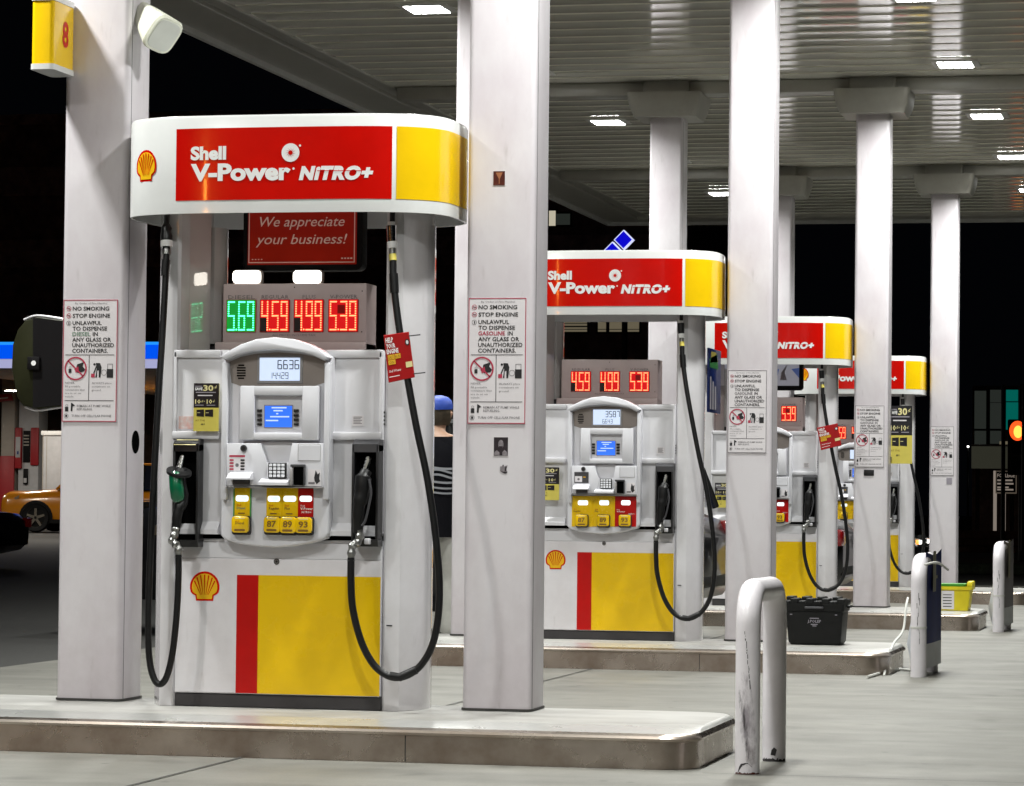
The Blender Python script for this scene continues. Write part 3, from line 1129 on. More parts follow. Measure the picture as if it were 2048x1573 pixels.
def make_pump(diesel, prices, amount, volume, label, media=None, group="fuel dispensers"):
    t = thing("fuel_dispenser", (-.78, .06, ZI), label, "fuel pump", group)
    K = 0.0 if diesel else S

    def q(px, py, y):
        p = P(px, py, y + K)
        return p.x, p.z

    # ---- lower cabinet
    b = MB()
    b.box(-1.245, -.318, YP + .004, .27, ZI + .06, .885, "cabinet_white", r=.004, seg=1)
    b.build("lower_cabinet", t)
    b = MB()
    b.box(-1.243, -.320, YP, YP + .006, .218, .800, "panel_white", r=.002, seg=1)
    y1 = YP - .0012
    b.rect(-.966, -.868, .2185, .730, y1, "panel_red")
    b.rect(-.868, -.3205, .2185, .730, y1, "panel_yellow")
    scallop(b, -1.112, .615, .135, .128, YP - .0014)
    b.build("lower_panel", t)
    b = MB()
    b.box(-1.243, -.320, YP + .001, YP + .006, .802, .872, "cabinet_white", r=.002, seg=1)
    b.disc((-.787, YP - .002, .790), .012, 'y', "hose_metal", 20)
    b.ring((-.787, .790), .013, .003, YP - .003, "black_plastic", 20)
    b.disc((-.787, YP - .0035, .790), .005, 'y', "black_plastic", 12)
    b.build("lock_panel", t)
    b = MB()
    b.box(-1.247, -.316, YP + .012, .27, ZI + .001, ZI + .058, "kick_grey", r=.003, seg=1)
    b.build("kick_plate", t)
    # ---- upper cabinet with a shadow gap below
    b = MB()
    b.box(-1.235, -.330, YP + .03, .26, .86, .915, "black_gap")
    b.build("shadow_gap", t)
    b = MB()
    b.box(-1.262, -.318, YC + .012, .28, .905, 1.708, "cabinet_white", r=.012)
    # raised frames of the two side panels, with recessed fields left open
    for xa, xb in ((-1.262, -1.045), (-.565, -.318)):
        b.box(xa, xb, YC, YC + .014, 1.672, 1.706, "cabinet_white", r=.005)
        b.box(xa, xb, YC - .012, YC + .014, 1.318, 1.352, "cabinet_white", r=.006)
    b.box(-1.262, -1.246, YC, YC + .014, .905, 1.70, "cabinet_white", r=.004)
    b.box(-.334, -.318, YC, YC + .014, .905, 1.70, "cabinet_white", r=.004)
    # sloped skirts above the gap
    for xa, xb in ((-1.250, -1.045), (-.565, -.330)):
        b.prism([(YC + .012, .96), (YC - .016, .925), (YC - .016, .905), (YC + .012, .905)], xa, xb, 'x', "cabinet_white")
    # louvre slots at the right edge
    for i in range(4):
        b.box(-.3175, -.3165, YC + .03, YC + .06, 1.385 + i * .017, 1.391 + i * .017, "black_gap")
    b.build("upper_cabinet", t)
    # small notice on the right field
    b = MB()
    x0, z0 = q(703, 852, YC) if diesel else q(1310, 908, YC)
    b.box(x0, x0 + .052, YC + .0095, YC + .0125, z0, z0 + .045, "label_paper")
    for i in range(5):
        b.rect(x0 + .006, x0 + .044 - .006 * (i % 2), z0 + .008 + i * .007, z0 + .011 + i * .007, YC + .009, "letter_grey")
    b.build("notice", t)
    if diesel:
        b = MB()
        x0, z0 = q(356, 858, YC)
        b.box(x0, x0 + .10, YC + .0095, YC + .0122, z0, z0 + .055, "ghost_sticker")
        b.build("notice", t)

    # ---- centre bezel
    b = MB()
    arch = []
    for u, v in [(447, 715), (465, 703), (490, 690), (520, 680), (557, 676), (594, 680), (624, 690), (648, 703), (664, 716)]:
        arch.append(P(u, v, YB))
    bot = [P(u, v, YB) for u, v in [(658, 1066), (650, 1078), (620, 1087), (585, 1093), (547, 1096), (510, 1093), (475, 1088), (448, 1080), (440, 1070)]]
    outline = [(p.x, p.z) for p in arch] + [(p.x, p.z) for p in bot]
    b.prism(outline, YB, YC + .02, 'y', "bezel_white", r=.012, seg=3)
    # hood over the sale display
    hood = [(p.x, p.z) for p in arch]
    inner = [P(u, v, YB) for u, v in [(654, 722), (630, 711), (600, 704), (557, 701), (512, 704), (482, 711), (457, 721)]]
    b.prism(hood + [(p.x, p.z) for p in inner], YB - .055, YB + .004, 'y', "bezel_white", r=.006)
    # side rails
    for (xa, xb) in ((449, 457), (653, 661)):
        p0, p1 = P(xa, 726, YB), P(xb, 1000, YB)
        b.box(p0.x, p1.x, YB - .035, YB + .004, p1.z, p0.z, "bezel_white", r=.005)
    b.build("bezel", t)
    # ---- sale display
    b = MB()
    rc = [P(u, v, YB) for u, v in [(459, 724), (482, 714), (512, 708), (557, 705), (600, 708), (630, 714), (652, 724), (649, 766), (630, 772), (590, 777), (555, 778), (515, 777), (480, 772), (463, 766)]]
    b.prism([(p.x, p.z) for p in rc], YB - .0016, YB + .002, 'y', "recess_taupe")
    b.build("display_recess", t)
    b = MB()
    p0, p1 = P(520, 716, YB - .004), P(600, 762, YB - .004)
    xa, xb, zb, zt = p0.x, p1.x, p1.z, p0.z
    b.box(xa - .012, xb + .012, YB - .006, YB + .002, zb - .012, zt + .010, "grey_plastic", r=.003)
    b.rect(xa, xb, zb, zt, YB - .0075, "lcd_back")
    yy = YB - .0085
    hh, w2 = .036, .0165
    x = xb - .013 - 4 * .0255
    for i, ch in enumerate(amount):
        x += .0255
        for a, c in seg_ends(ch, x - .009, zt - .012 - hh, w2, hh):
            b.line(a, c, .0042, yy, "lcd_digit")
    if not diesel: b.disc((x - 2.2 * .0255 + .012, yy, zt - .012 - hh), .003, 'y', "lcd_digit", 8)
    hh, w2 = .026, .0115
    x = xb - .028 - len(volume) * .018
    for ch in volume:
        if ch == '.':
            b.disc((x - .004, yy, zb + .009), .002, 'y', "lcd_digit", 8)
            continue
        for a, c in seg_ends(ch, x, zb + .009, w2, hh):
            b.line(a, c, .0026, yy, "lcd_digit")
        x += .018
    b.build("sale_display", t)
    b = MB()
    p0, p1 = P(474, 731, YB - .002), P(491, 757, YB - .002)
    for i in range(6):
        z = p0.z + (p1.z - p0.z) * i / 5
        b.box(p0.x + (.006 if i in (0, 5) else 0), p1.x - (.006 if i in (0, 5) else 0), YB - .003, YB + .001, z - .003, z + .003, "black_gap")
    b.build("speaker_grille", t)
    # ---- screen door
    b = MB()
    y0, yi = YD - .008, YB + .002
    a0, a1 = P(480, 772, y0), P(636, 881, y0)
    i0, i1 = P(509, 791, y0), P(603, 866, y0)
    b.box(a0.x, i0.x, y0, yi, a1.z, a0.z, "bezel_white", r=.005)
    b.box(i1.x, a1.x, y0, yi, a1.z, a0.z, "bezel_white", r=.005)
    b.box(i0.x - .004, i1.x + .004, y0 + .0005, yi, i0.z, a0.z - .001, "bezel_white", r=.004)
    b.box(i0.x - .004, i1.x + .004, y0 + .0005, yi, a1.z + .001, i1.z, "bezel_white", r=.004)
    b.box(i0.x - .004, i1.x + .004, YB - .012, YB - .002, i1.z - .002, i0.z + .002, "cabinet_white")
    b.build("screen_door", t)
    b = MB()
    ys = YB - .0135
    p0, p1 = P(530, 812, ys), P(584, 855, ys)
    b.box(p0.x - .004, p1.x + .004, ys - .001, ys + .002, p1.z - .004, p0.z + .004, "grey_plastic")
    b.rect(p0.x, p1.x, p1.z, p0.z, ys - .002, "blue_screen")
    W_, H_ = p1.x - p0.x, p0.z - p1.z
    for u0, u1, v in ((.25, .8, .88), (.32, .66, .74), (.42, .5, .6), (.2, .9, .46), (.04, .5, .28)):
        b.rect(p0.x + u0 * W_, p0.x + u1 * W_, p1.z + v * H_, p1.z + (v + .06) * H_, ys - .003, "blue_screen_text")
    b.build("screen", t)
    for xa, xb in ((515, 524), (588, 598)):
        for v in (822, 831, 840, 849):
            b = MB()
            p0, p1 = P(xa, v - 3, ys), P(xb, v + 3, ys)
            b.box(p0.x, p1.x, ys - .007, ys + .002, p1.z, p0.z, "black_plastic", r=.002)
            b.build("screen_key", t)
    # ---- payment console
    b = MB()
    y0 = YD - .012
    def poly(pts, ya=None, yb=None, m="bezel_white", r=.003):
        b.prism([(lambda p: (p.x, p.z))(P(u, v, y0)) for u, v in pts], ya if ya is not None else y0, yb if yb is not None else YB + .002, 'y', m, r=r)
    poly([(453, 887), (521, 887), (533, 926), (533, 971), (453, 972)])
    poly([(584, 887), (646, 887), (646, 974), (577, 973), (577, 926)])
    poly([(533, 926), (577, 926), (577, 972), (533, 971)])
    poly([(518, 884), (588, 884), (577, 930), (533, 930)], YB - .008, YB + .002, "cabinet_white")
    # keypad ledge and receipt hood
    lp = [P(526, 957, y0), P(575, 957, y0), P(580, 972, y0), P(522, 971, y0)]
    b.prism([(y0 + .002, lp[0].z), (y0 - .045, lp[2].z + .014), (y0 - .045, lp[2].z + .002), (y0 + .002, lp[2].z)], lp[3].x, lp[2].x, 'x', "bezel_white", r=.003)
    rp_ = [P(462, 944, y0), P(505, 944, y0), P(507, 957, y0)]
    b.prism([(y0 + .002, rp_[0].z), (y0 - .03, rp_[0].z - .008), (y0 - .058, rp_[2].z), (y0 - .058, rp_[2].z - .006), (y0 + .002, rp_[2].z - .006)], rp_[0].x - .004, rp_[1].x + .004, 'x', "bezel_white", r=.004)
    b.build("console", t)
    b = MB()
    p0, p1 = P(466, 957, y0), P(500, 970, y0)
    b.box(p0.x, p1.x, y0 - .003, y0 + .01, p1.z, p0.z, "dark_grey_plastic")
    b.build("receipt_slot", t)
    b = MB()
    p0 = P(488, 897, y0)
    b.tube([(p0.x, y0 + .002, p0.z), (p0.x, y0 - .008, p0.z)], .0145, "dark_grey_plastic", 20)
    b.disc((p0.x, y0 - .0085, p0.z), .009, 'y', "black_plastic", 16)
    b.build("lock", t)
    b = MB()
    p0, p1 = (P(459, 910, y0), P(490, 942, y0)) if diesel else (P(461, 906, y0), P(503, 940, y0))
    b.box(p0.x, p1.x, y0 - .002, y0 + .002, p1.z, p0.z, "label_paper" if diesel else "dark_grey_plastic")
    W_, H_ = p1.x - p0.x, p0.z - p1.z
    if diesel:
        b.rect(p0.x, p1.x, p1.z + .86 * H_, p1.z + .98 * H_, y0 - .0028, "letter_red")
        for i in range(4):
            for u, m in ((.02, "letter_red"), (.72, "letter_black")):
                b.rect(p0.x + u * W_, p0.x + (u + .26) * W_, p1.z + (.04 + i * .19) * H_, p1.z + (.15 + i * .19) * H_, y0 - .0028, m)
        b.disc((p0.x + .5 * W_, y0 - .0028, p1.z + .35 * H_), .008, 'y', "letter_grey", 12)
    else:
        b.rect(p0.x + .05 * W_, p0.x + .55 * W_, p1.z + .1 * H_, p1.z + .62 * H_, y0 - .0028, "label_paper")
        b.disc((p0.x + .3 * W_, y0 - .0032, p1.z + .35 * H_), .008, 'y', "letter_grey", 12)
        b.rect(p0.x + .62 * W_, p0.x + .8 * W_, p1.z + .5 * H_, p1.z + .58 * H_, y0 - .0028, "tag_yellow")
    b.build("instruction_label", t)
    b = MB()
    p0, p1 = P(597, 890, y0), P(640, 922, y0)
    b.box(p0.x, p1.x, y0 - .002, y0 + .002, p1.z, p0.z, "bezel_white", r=.0015, seg=1)
    b.box(p0.x - .002, p1.x + .002, y0 - .0006, y0 + .001, p1.z - .002, p0.z + .002, "grey_plastic")
    b.build("cover_plate", t)
    # keypad
    b = MB()
    ky = y0 - .012
    p0, p1 = P(536, 926, ky), P(572, 957, ky)
    b.box(p0.x, p1.x, ky, y0 + .004, p1.z, p0.z, "black_plastic", r=.003)
    kp = b.build("keypad", t)
    b = MB()
    W_, H_ = p1.x - p0.x, p0.z - p1.z
    for i in range(4):
        for j in range(4):
            xa, za = p0.x + (.07 + i * .225) * W_, p1.z + (.07 + j * .23) * H_
            b.box(xa, xa + .17 * W_, ky - .004, ky + .002, za, za + .17 * H_, "key_white", r=.0015, seg=1)
    b.build("keys", kp)
    # card reader
    b = MB()
    p0, p1 = P(583, 929, y0), P(611, 971, y0)
    b.box(p0.x, p0.x + .012, y0 - .028, y0 + .002, p1.z, p0.z - .02, "grey_plastic", r=.003)
    b.box(p0.x, p1.x, y0 - .020, y0 + .002, p0.z - .012, p0.z, "dark_grey_plastic", r=.003)
    b.box(p1.x - .006, p1.x, y0 - .016, y0 + .002, p1.z, p0.z - .008, "dark_grey_plastic", r=.002)
    b.box(p0.x + .013, p1.x - .007, y0 - .012, y0 + .002, p1.z, p0.z - .013, "black_gap", r=.003)
    b.build("card_reader", t)
    b = MB()
    p0, p1 = P(616, 939, y0), P(641, 973, y0)
    b.box(p0.x, p1.x, y0 - .0015, y0 + .002, p1.z, p0.z, "label_paper")
    W_, H_ = p1.x - p0.x, p0.z - p1.z
    b.face([(p0.x + u * W_, y0 - .0024, p1.z + v * H_) for u, v in ((.5, .5), (.62, .95), (.78, .7), (.95, .82), (.9, .45), (.98, .3), (.7, .12), (.55, .3))], "letter_black")
    b.rect(p0.x + .05 * W_, p0.x + .55 * W_, p1.z + .12 * H_, p1.z + .24 * H_, y0 - .0024, "letter_grey")
    b.build("card_label", t)
    b = MB()
    p0, p1 = P(451, 973, y0), P(646, 977, y0)
    b.box(p0.x, p1.x, y0 - .006, YB, p1.z, p0.z, "grey_plastic", r=.001, seg=1)
    b.build("seam", t)
    # ---- grade selectors
    yg = YB - .006
    if diesel:
        strips = [((469, 976, 500, 1036), (472, 991, 497, 1003.6), (464, 1033, 496, 1066), "panel_yellow", "Diesel", ""),
                  ((533, 976, 564, 1036), (536, 992, 560, 1004), (528.5, 1034, 558.5, 1066), "panel_yellow", "Regular", "87"),
                  ((564.4, 976, 595.6, 1036), (567.3, 992, 592.3, 1004), (560.5, 1034, 590.5, 1067), "panel_yellow", "Plus", "89"),
                  ((596, 977, 626, 1036), (599.5, 992, 624, 1004), (591.6, 1035, 622, 1067), "panel_red", "V-Power", "93")]
    else:
        strips = [((1141, 992, 1183, 1054), (1153, 1001, 1173, 1011), (1149, 1030, 1171, 1053), "panel_yellow", "Regular", "87"),
                  ((1183.4, 992, 1226.6, 1054), (1196, 1001, 1215, 1011), (1192, 1030, 1214, 1053), "panel_yellow", "Plus", "89"),
                  ((1227, 993, 1269, 1054), (1239.5, 1001, 1258, 1011), (1235, 1030, 1257, 1053), "panel_red", "V-Power", "93")]
    for (sx0, sy0, sx1, sy1), (l0, m0, l1, m1), (b0, c0, b1, c1), mm, nm, num in strips:
        b = MB()
        xa, zt = q(sx0, sy0, yg)
        xb, zb = q(sx1, sy1, yg)
        if not diesel or num: zb -= .028 if diesel else 0
        b.box(xa, xb, yg, YB + .004, zb, zt, mm, r=.002, seg=1)
        if nm == "Diesel":
            for e0, e1 in ((xa - .004, xa + .001), (xb - .001, xb + .004)):
                b.box(e0, e1, yg - .003, YB + .004, zb - .03, zt - .004, "banner_green", r=.001, seg=1)
        cx_ = (xa + xb) / 2
        H_ = zt - zb
        tm = "letter_white" if mm == "panel_red" else ("letter_green" if nm == "Diesel" else "letter_brown")
        hh = .0105
        zz = q(540, 1013, yg)[1] if diesel else q(1160, 1020, yg)[1]
        b.text("Shell", xa + .012, zz, hh * .7, yg - .0012, "panel_red" if mm != "panel_red" else "letter_white", bold=.01, res=1)
        b.text(nm, xa + .012, zz - .014, hh, yg - .0012, tm, bold=.02, res=1)
        if mm == "panel_red": b.text("NiTRO+", xb - .008, zz - .028, hh * .8, yg - .0012, tm, bold=.02, res=1, shear=.2, align='R')
        elif num or diesel: b.rect(cx_ - .018, cx_ + .012, zz - .034, zz - .029, yg - .0012, "letter_brown")
        st = b.build("grade_panel", t)
        b = MB()
        xa, zt = q(l0, m0, yg)
        xb, zb = q(l1, m1, yg)
        b.prism(rrect(xa, xb, zb, zt, .010, 4), yg - .004, yg + .001, 'y', "lcd_small", r=.001, seg=1)
        for i in range(4):
            xx = xa + (xb - xa) * (.3 + .14 * i)
            for a, c in seg_ends("5399"[i], xx, zb + .007, .0045, .011):
                b.line(a, c, .0014, yg - .0052, "lcd_small_digit")
        b.build("price_window", st)
        b = MB()
        xa, zt = q(b0, c0, yg - .03)
        xb, zb = q(b1, c1, yg - .03)
        bx0, bx1 = xa - .002, xb + .002
        b.prism(rrect(bx0 - .003, bx1 + .003, zb - .010, zt + .002, .012, 4), yg - .018, yg + .002, 'y', "letter_black" if diesel else "dark_grey_plastic", r=.003, seg=1)
        b.prism(rrect(bx0, bx1, zb, zt, .014, 5), yg - .034, yg - .016, 'y', "sign_yellow", r=.004)
        f_ = yg - .0348
        hb = zt - zb
        if num:
            b.text(num, (xa + xb) / 2, zb + hb * .37, hb * .36, f_, "letter_brown", width=(xb - xa) * .60, bold=.03, align='C', res=3)
        else:
            b.text("Shell", xa + .016, zb + hb * .66, .007, f_, "panel_red", res=1)
            b.text("Diesel", xa + .016, zb + hb * .52, .011, f_, "letter_brown", bold=.02, res=1)
        b.prism(rrect((xa + xb) / 2 - (xb - xa) * .33, (xa + xb) / 2 + (xb - xa) * .33, zb + hb * .10, zb + hb * .23, .003, 2), f_ - .0008, f_ + .001, 'y', "letter_brown")
        b.rect(xa + (xb - xa) * .2, xa + (xb - xa) * .8, zt - hb * .15, zt - hb * .10, f_, "promo_cream")
        b.build("grade_button", st)
    # ---- nozzle boots
    boots = [((704, 879), (755, 1080))] + ([((346, 878), (395, 1081))] if diesel else [])
    for n_, ((u0, v0), (u1, v1)) in enumerate(boots):
        b = MB()
        yh = YC - .055
        p0, p1 = P(u0, v0, yh), P(u1, v1, yh)
        xa, xb, zt, zb = p0.x, p1.x, p0.z, p1.z
        b.box(xa, xa + .012, yh, YC + .03, zb, zt - .02, "black_plastic", r=.004)
        b.box(xb - .012, xb, yh, YC + .03, zb, zt - .02, "black_plastic", r=.004)
        b.prism([(YC + .03, zt), (yh + .03, zt), (yh, zt - .02), (yh, zt - .055), (YC + .03, zt - .045)], xa, xb, 'x', "dark_grey_plastic" if n_ == 0 else "black_plastic", r=.004)
        b.box(xa + .01, xb - .01, YC + .004, YC + .03, zb - .02, zt - .04, "black_gap")
        b.prism([(yh, zb), (YC + .03, zb), (YC + .03, zb - .03), (yh + .01, zb - .03)], xa, xb, 'x', "black_plastic", r=.003)
        if n_ == 0:
            b.box(xb - .055, xb - .03, yh - .02, yh + .01, zb - .02, zb + .006, "cabinet_white", r=.005)
        bo = b.build("nozzle_boot", t)
        if n_ == 1:
            b = MB()
            b.face([(xa + .010, yh + .026, zt - .002), (xb - .010, yh + .026, zt - .002), (xb - .014, yh - .003, zt - .026), (xa + .004, yh - .003, zt - .026)], "promo_cream")
            b.build("boot_label", bo)
    # ---- nozzles and hoses
    yn = YC - .06
    def nozzle(path, rad, spout, grip, gm, elbow):
        b = MB()
        pts = [P(u, v, yn - d) for u, v, d in path]
        b.tube(smooth_path(pts, 4), [rad[min(len(rad) - 1, int(i / 4))] for i in range(4 * (len(pts) - 1) + 1)], "rubber", 14, flat=(1, 0, 0))
        if grip:
            pts = [P(u, v, yn - d) for u, v, d in grip]
            b.tube(pts, [(.020, .018), (.030, .026), (.031, .028), (.030, .026), (.022, .020)], gm, 14, flat=(1, 0, 0))
        n = b.build("nozzle", t)
        b = MB()
        pts = [P(u, v, yn - d) for u, v, d in spout]
        b.tube(pts, [.0115] * len(pts), "chrome", 12)
        for i in range(5):
            p = pts[0].lerp(pts[-1], .1 + .2 * i)
            e = (pts[-1] - pts[0]).normalized() * .006
            b.tube([p - e, p + e], .0135, "chrome", 12)
        b.build("spout", n)
        b = MB()
        pts = smooth_path([P(u, v, yn - d) for u, v, d in elbow], 4)
        b.tube(pts, [.017 + .003 * math.sin(i * 1.6) for i in range(len(pts))], "hose_metal", 14)
        b.build("swivel", n)
        return n
    n1 = nozzle([(733, 943, .015), (727, 955, .03), (724, 985, .035), (719, 1010, .04), (716, 1040, .035), (716, 1065, .02)],
                [(.026, .020), (.036, .03), (.032, .028), (.026, .024), (.022, .022)],
                [(737, 916, -.02), (736, 926, -.005), (731, 940, .01), (728, 950, .02)], None, None,
                [(716, 1058, .025), (720, 1070, .03), (716, 1084, .04), (706, 1090, .05), (703, 1104, .055), (702, 1122, .055)])
    b = MB()
    g = [P(u, v, yn - .055) for u, v in [(738, 958), (742, 985), (738, 1010), (731, 1040), (724, 1052)]]
    b.tube(smooth_path(g, 4), .0055, "dark_grey_plastic", 8)
    b.build("lever_guard", n1)
    hp = [P(u, v, y) for u, v, y in [(786, 520, -.235), (787, 560, -.245), (796, 640, -.262), (812, 740, -.28), (832, 850, -.29), (855, 960, -.295), (872, 1080, -.30), (879, 1190, -.30), (868, 1280, -.30), (838, 1335, -.305), (795, 1356, -.31), (755, 1338, -.315), (725, 1290, -.32), (706, 1220, -.32), (702, 1160, -.32), (702, 1116, -.318)]]
    b = MB()
    b.tube(smooth_path(hp, 8), .0155, "rubber", 14)
    a_ = P(789, 568, -.247); c_ = P(791, 588, -.25)
    b.tube([P(787, 548, -.242), P(789, 586, -.25)], .0195, "rubber", 14)
    pr = [P(833, 1340, -.306), P(800, 1355, -.31), P(780, 1352, -.312)]
    b.tube(pr, .0185, "rubber", 14)
    b.build("hose", t)
    b = MB()
    zt = 2.41
    x0 = P(784, 440, -.22).x
    b.tube([(x0, -.20, zt), (x0, -.215, P(784, 446, -.22).z)], .012, "black_plastic", 12)
    b.tube([P(783, 444, -.22), P(783, 452, -.22)], .016, "letter_white", 14)
    b.tube([P(783, 452, -.22), P(784, 484, -.225)], [.023, .021], "chrome" if diesel else "black_plastic", 16)
    b.tube([P(784, 484, -.225), P(785, 497, -.228)], [.021, .02], "letter_white", 14)
    b.tube([P(785, 497, -.228), P(785, 509, -.23)], [.014, .015], "hose_metal", 14)
    b.tube([P(785, 509, -.23), P(786, 522, -.235)], [.0165, .0165], "promo_yellow", 14)
    b.build("hose_coupling", t)
    if diesel:
        nozzle([(362, 940, .02), (358, 965, .04), (364, 1000, .03), (357, 1020, .05), (353, 1045, .055), (351, 1062, .05)],
               [(.030, .024), (.032, .03), (.028, .026), (.022, .022), (.02, .02)],
               [(365, 913, -.02), (362, 926, .0), (358, 940, .02), (356, 946, .03)],
               [(352, 946, .055), (351, 952, .06), (353, 975, .062), (355, 995, .06), (357, 1002, .055)], "green_grip",
               [(351, 1055, .055), (350, 1068, .06), (344, 1080, .065), (350, 1088, .07), (357, 1098, .07), (357, 1116, .07)])
        b = MB()
        c = P(358, 942, yn - .045)
        n = 20
        vs = []
        for k in range(n):
            a = 2 * math.pi * k / n
            vs.append((c.x + .056 * math.cos(a), c.y + .045 * math.sin(a) - .0, c.z + .020 * math.cos(a) * -.55 + .018 * math.sin(a)))
        b.face(vs, "rubber")
        b.add([Vector(v) + Vector((0, 0, -.012)) for v in vs] + [Vector(v) for v in vs], [(k, (k + 1) % n, n + (k + 1) % n, n + k) for k in range(n)] + [tuple(range(n))[::-1]], "rubber")
        b.build("splash_guard", t)
        hp = [P(u, v, y) for u, v, y in [(333, 505, -.215), (331, 560, -.23), (326, 650, -.25), (318, 780, -.28), (310, 920, -.30), (302, 1080, -.31), (297, 1220, -.32), (298, 1310, -.32), (307, 1355, -.325), (320, 1369, -.325), (334, 1352, -.33), (346, 1300, -.335), (354, 1220, -.335), (357, 1150, -.335), (357, 1110, -.335)]]
        b = MB()
        b.tube(smooth_path(hp, 8), .0145, "rubber", 14)
        b.tube([P(332, 520, -.22), P(330, 552, -.228)], .0185, "rubber", 14)
        b.build("hose", t)
        b = MB()
        x0 = P(333, 440, -.2).x
        b.tube([(x0, -.17, 2.41), (x0, -.20, P(333, 452, -.2).z)], .012, "black_plastic", 12)
        b.tube([P(333, 448, -.2), P(333, 456, -.2), P(332, 464, -.202), P(333, 474, -.203), P(333, 482, -.205)], [.014, .024, .022, .027, .026], "black_plastic", 16)
        b.tube([P(333, 482, -.205), P(333, 494, -.208)], .0265, "letter_white", 16)
        b.tube([P(333, 494, -.208), P(333, 500, -.21)], .017, "black_plastic", 14)
        b.tube([P(333, 500, -.21), P(333, 510, -.214)], .020, "hose_metal", 14)
        b.build("hose_coupling", t)
    # ---- side pillars
    for sx in (1, -1):
        b = MB()
        xi = -.316 if sx > 0 else -1.247
        w_ = .150
        pr_ = [(xi, -.150), (xi + sx * .012, -.165), (xi + sx * .055, -.162), (xi + sx * .075, -.150), (xi + sx * .128, -.02), (xi + sx * .140, .03), (xi + sx * .148, .12), (xi + sx * .148, .22), (xi + sx * .140, .30), (xi + sx * .128, .34), (xi + sx * .07, .465), (xi, .48)]
        pr_ = [(x_, -.165 + (y_ + .165) * .455 / .645) for x_, y_ in pr_]
        if sx < 0: pr_ = pr_[::-1]
        b.prism(pr_, ZI + .001, 2.415, 'z', "pillar_white")
        if sx > 0:
            b.box(xi + .02, xi + .045, -.1665, -.160, .52, .524, "black_gap")
        b.build("side_pillar", t, smooth=30)
    # inner gloss cover on the inside of the left pillar, upper part
    b = MB()
    b.prism([(-1.2465, -.04), (-1.190, .085), (-1.196, .10), (-1.2465, .12)], 1.712, 2.40, 'z', "gloss_cover")
    b.prism([(-1.235, .115), (-1.185, .12), (-1.162, .15), (-1.150, .18), (-1.150, .21), (-1.165, .25), (-1.20, .275), (-1.235, .28)], 1.75, 2.27, 'z', "gloss_cover")
    b.box(-1.235, -1.155, .14, .275, 1.708, 1.75, "dark_grey_plastic", r=.006)
    b.build("hose_cover", t, smooth=40)
    # ---- price display
    b = MB()
    yr = .09
    x0, x1 = (P(446, 600, yr).x, P(733, 600, yr).x) if diesel else (P(1120, 740, yr + S).x, P(1313, 740, yr + S).x)
    b.box(x0, x1, yr, yr + .17, 1.705, 2.015, "price_panel", r=.005)
    b.box(x0 - .03, x1 - .0, yr - .02, yr + .172, 1.705, 1.755, "price_panel", r=.006)
    for u, v in ((.97, .9), (.97, .3), (.5, .96)):
        b.disc((x0 + (x1 - x0) * u, yr - .001, 1.71 + .3 * v), .003, 'y', "black_plastic", 8)
    n = len(prices)
    names = {"5.69": "DIESEL", "4.59": "REGULAR", "4.99": "PLUS", "5.39": "V-POWER"}
    if diesel:
        cen = [P(u, 631, yr).x for u in (483, 550, 618, 687)]
    else:
        cen = [P(u, 763, yr + K).x for u in (1159, 1217, 1276)]
    ztop = P(550, 601, yr).z if diesel else P(1217, 744, yr + K).z
    zbot = P(550, 662, yr).z if diesel else P(1217, 782, yr + K).z
    for cx_, s_ in zip(cen, prices):
        b.text(names[s_], cx_, ztop + .006, .017, yr - .0015, "letter_grey", width=.125 if len(names[s_]) > 5 else (.10 if len(names[s_]) > 4 else .06), align='C', bold=.0, res=1)
    b.text("ALL PRICES INCLUDE TAX", (x0 + x1) / 2, zbot - .024, .009, yr - .0015, "letter_grey", width=.2, align='C', res=1)
    pd = b.build("price_display", t)
    for cx_, s_ in zip(cen, prices):
        g = s_ == "5.69"
        b = MB()
        hw = .069
        b.box(cx_ - hw, cx_ + hw, yr - .006, yr + .01, zbot - .006, ztop + .003, "led_window_dark", r=.002, seg=1)
        b.rect(cx_ - hw + .003, cx_ + hw - .003, zbot - .004, ztop + .001, yr - .0068, "led_window_green" if g else "led_window_red")
        dk = (cx_ - hw + .003, cx_ - hw + .034, zbot - .004, zbot + (ztop - zbot) * .42) if s_[0] in '4' else None
        if dk: b.rect(*dk, yr - .0074, "black_plastic")
        if s_ == "5.39": b.rect(cx_ - .026, cx_ + .008, zbot + (ztop - zbot) * .56, ztop - .022, yr - .0074, "led_window_dark")
        lm = "led_green" if g else "led_red"
        H_ = ztop - zbot - .012
        xx = [cx_ - .0575, cx_ - .0095, cx_ + .0315]
        dots = set()
        for ch, xd in zip(s_.replace('.', ''), xx):
            for a, c in seg_ends(ch, xd, zbot + .004, .0255, H_):
                nn = 4 if abs(a[1] - c[1]) < 1e-6 else 6
                for i in range(nn + 1):
                    dots.add((round(a[0] + (c[0] - a[0]) * i / nn, 4), round(a[1] + (c[1] - a[1]) * i / nn, 4)))
        dots.add((round(cx_ - .021, 4), round(zbot + .005, 4)))
        for dx_, dz_ in sorted(dots):
            b.disc((dx_, yr - .0085, dz_), .0037, 'y', lm, 8)
        b.build("price_digits", pd)
    # lamps clipped above the price display
    if diesel:
        for u in (493, 614):
            p = P(u, 554, .10)
            b = MB()
            b.box(p.x - .068, p.x + .068, .108, .15, p.z - .032, p.z + .032, "lamp_housing", r=.012)
            b.box(p.x - .012, p.x + .012, .12, .15, 2.01, p.z - .03, "dark_grey_plastic")
            lb = b.build("display_lamp", t)
            b = MB()
            b.prism(rrect(p.x - .064, p.x + .064, p.z - .028, p.z + .028, .018, 5), .100, .109, 'y', "lamp_small")
            b.build("lens", lb)
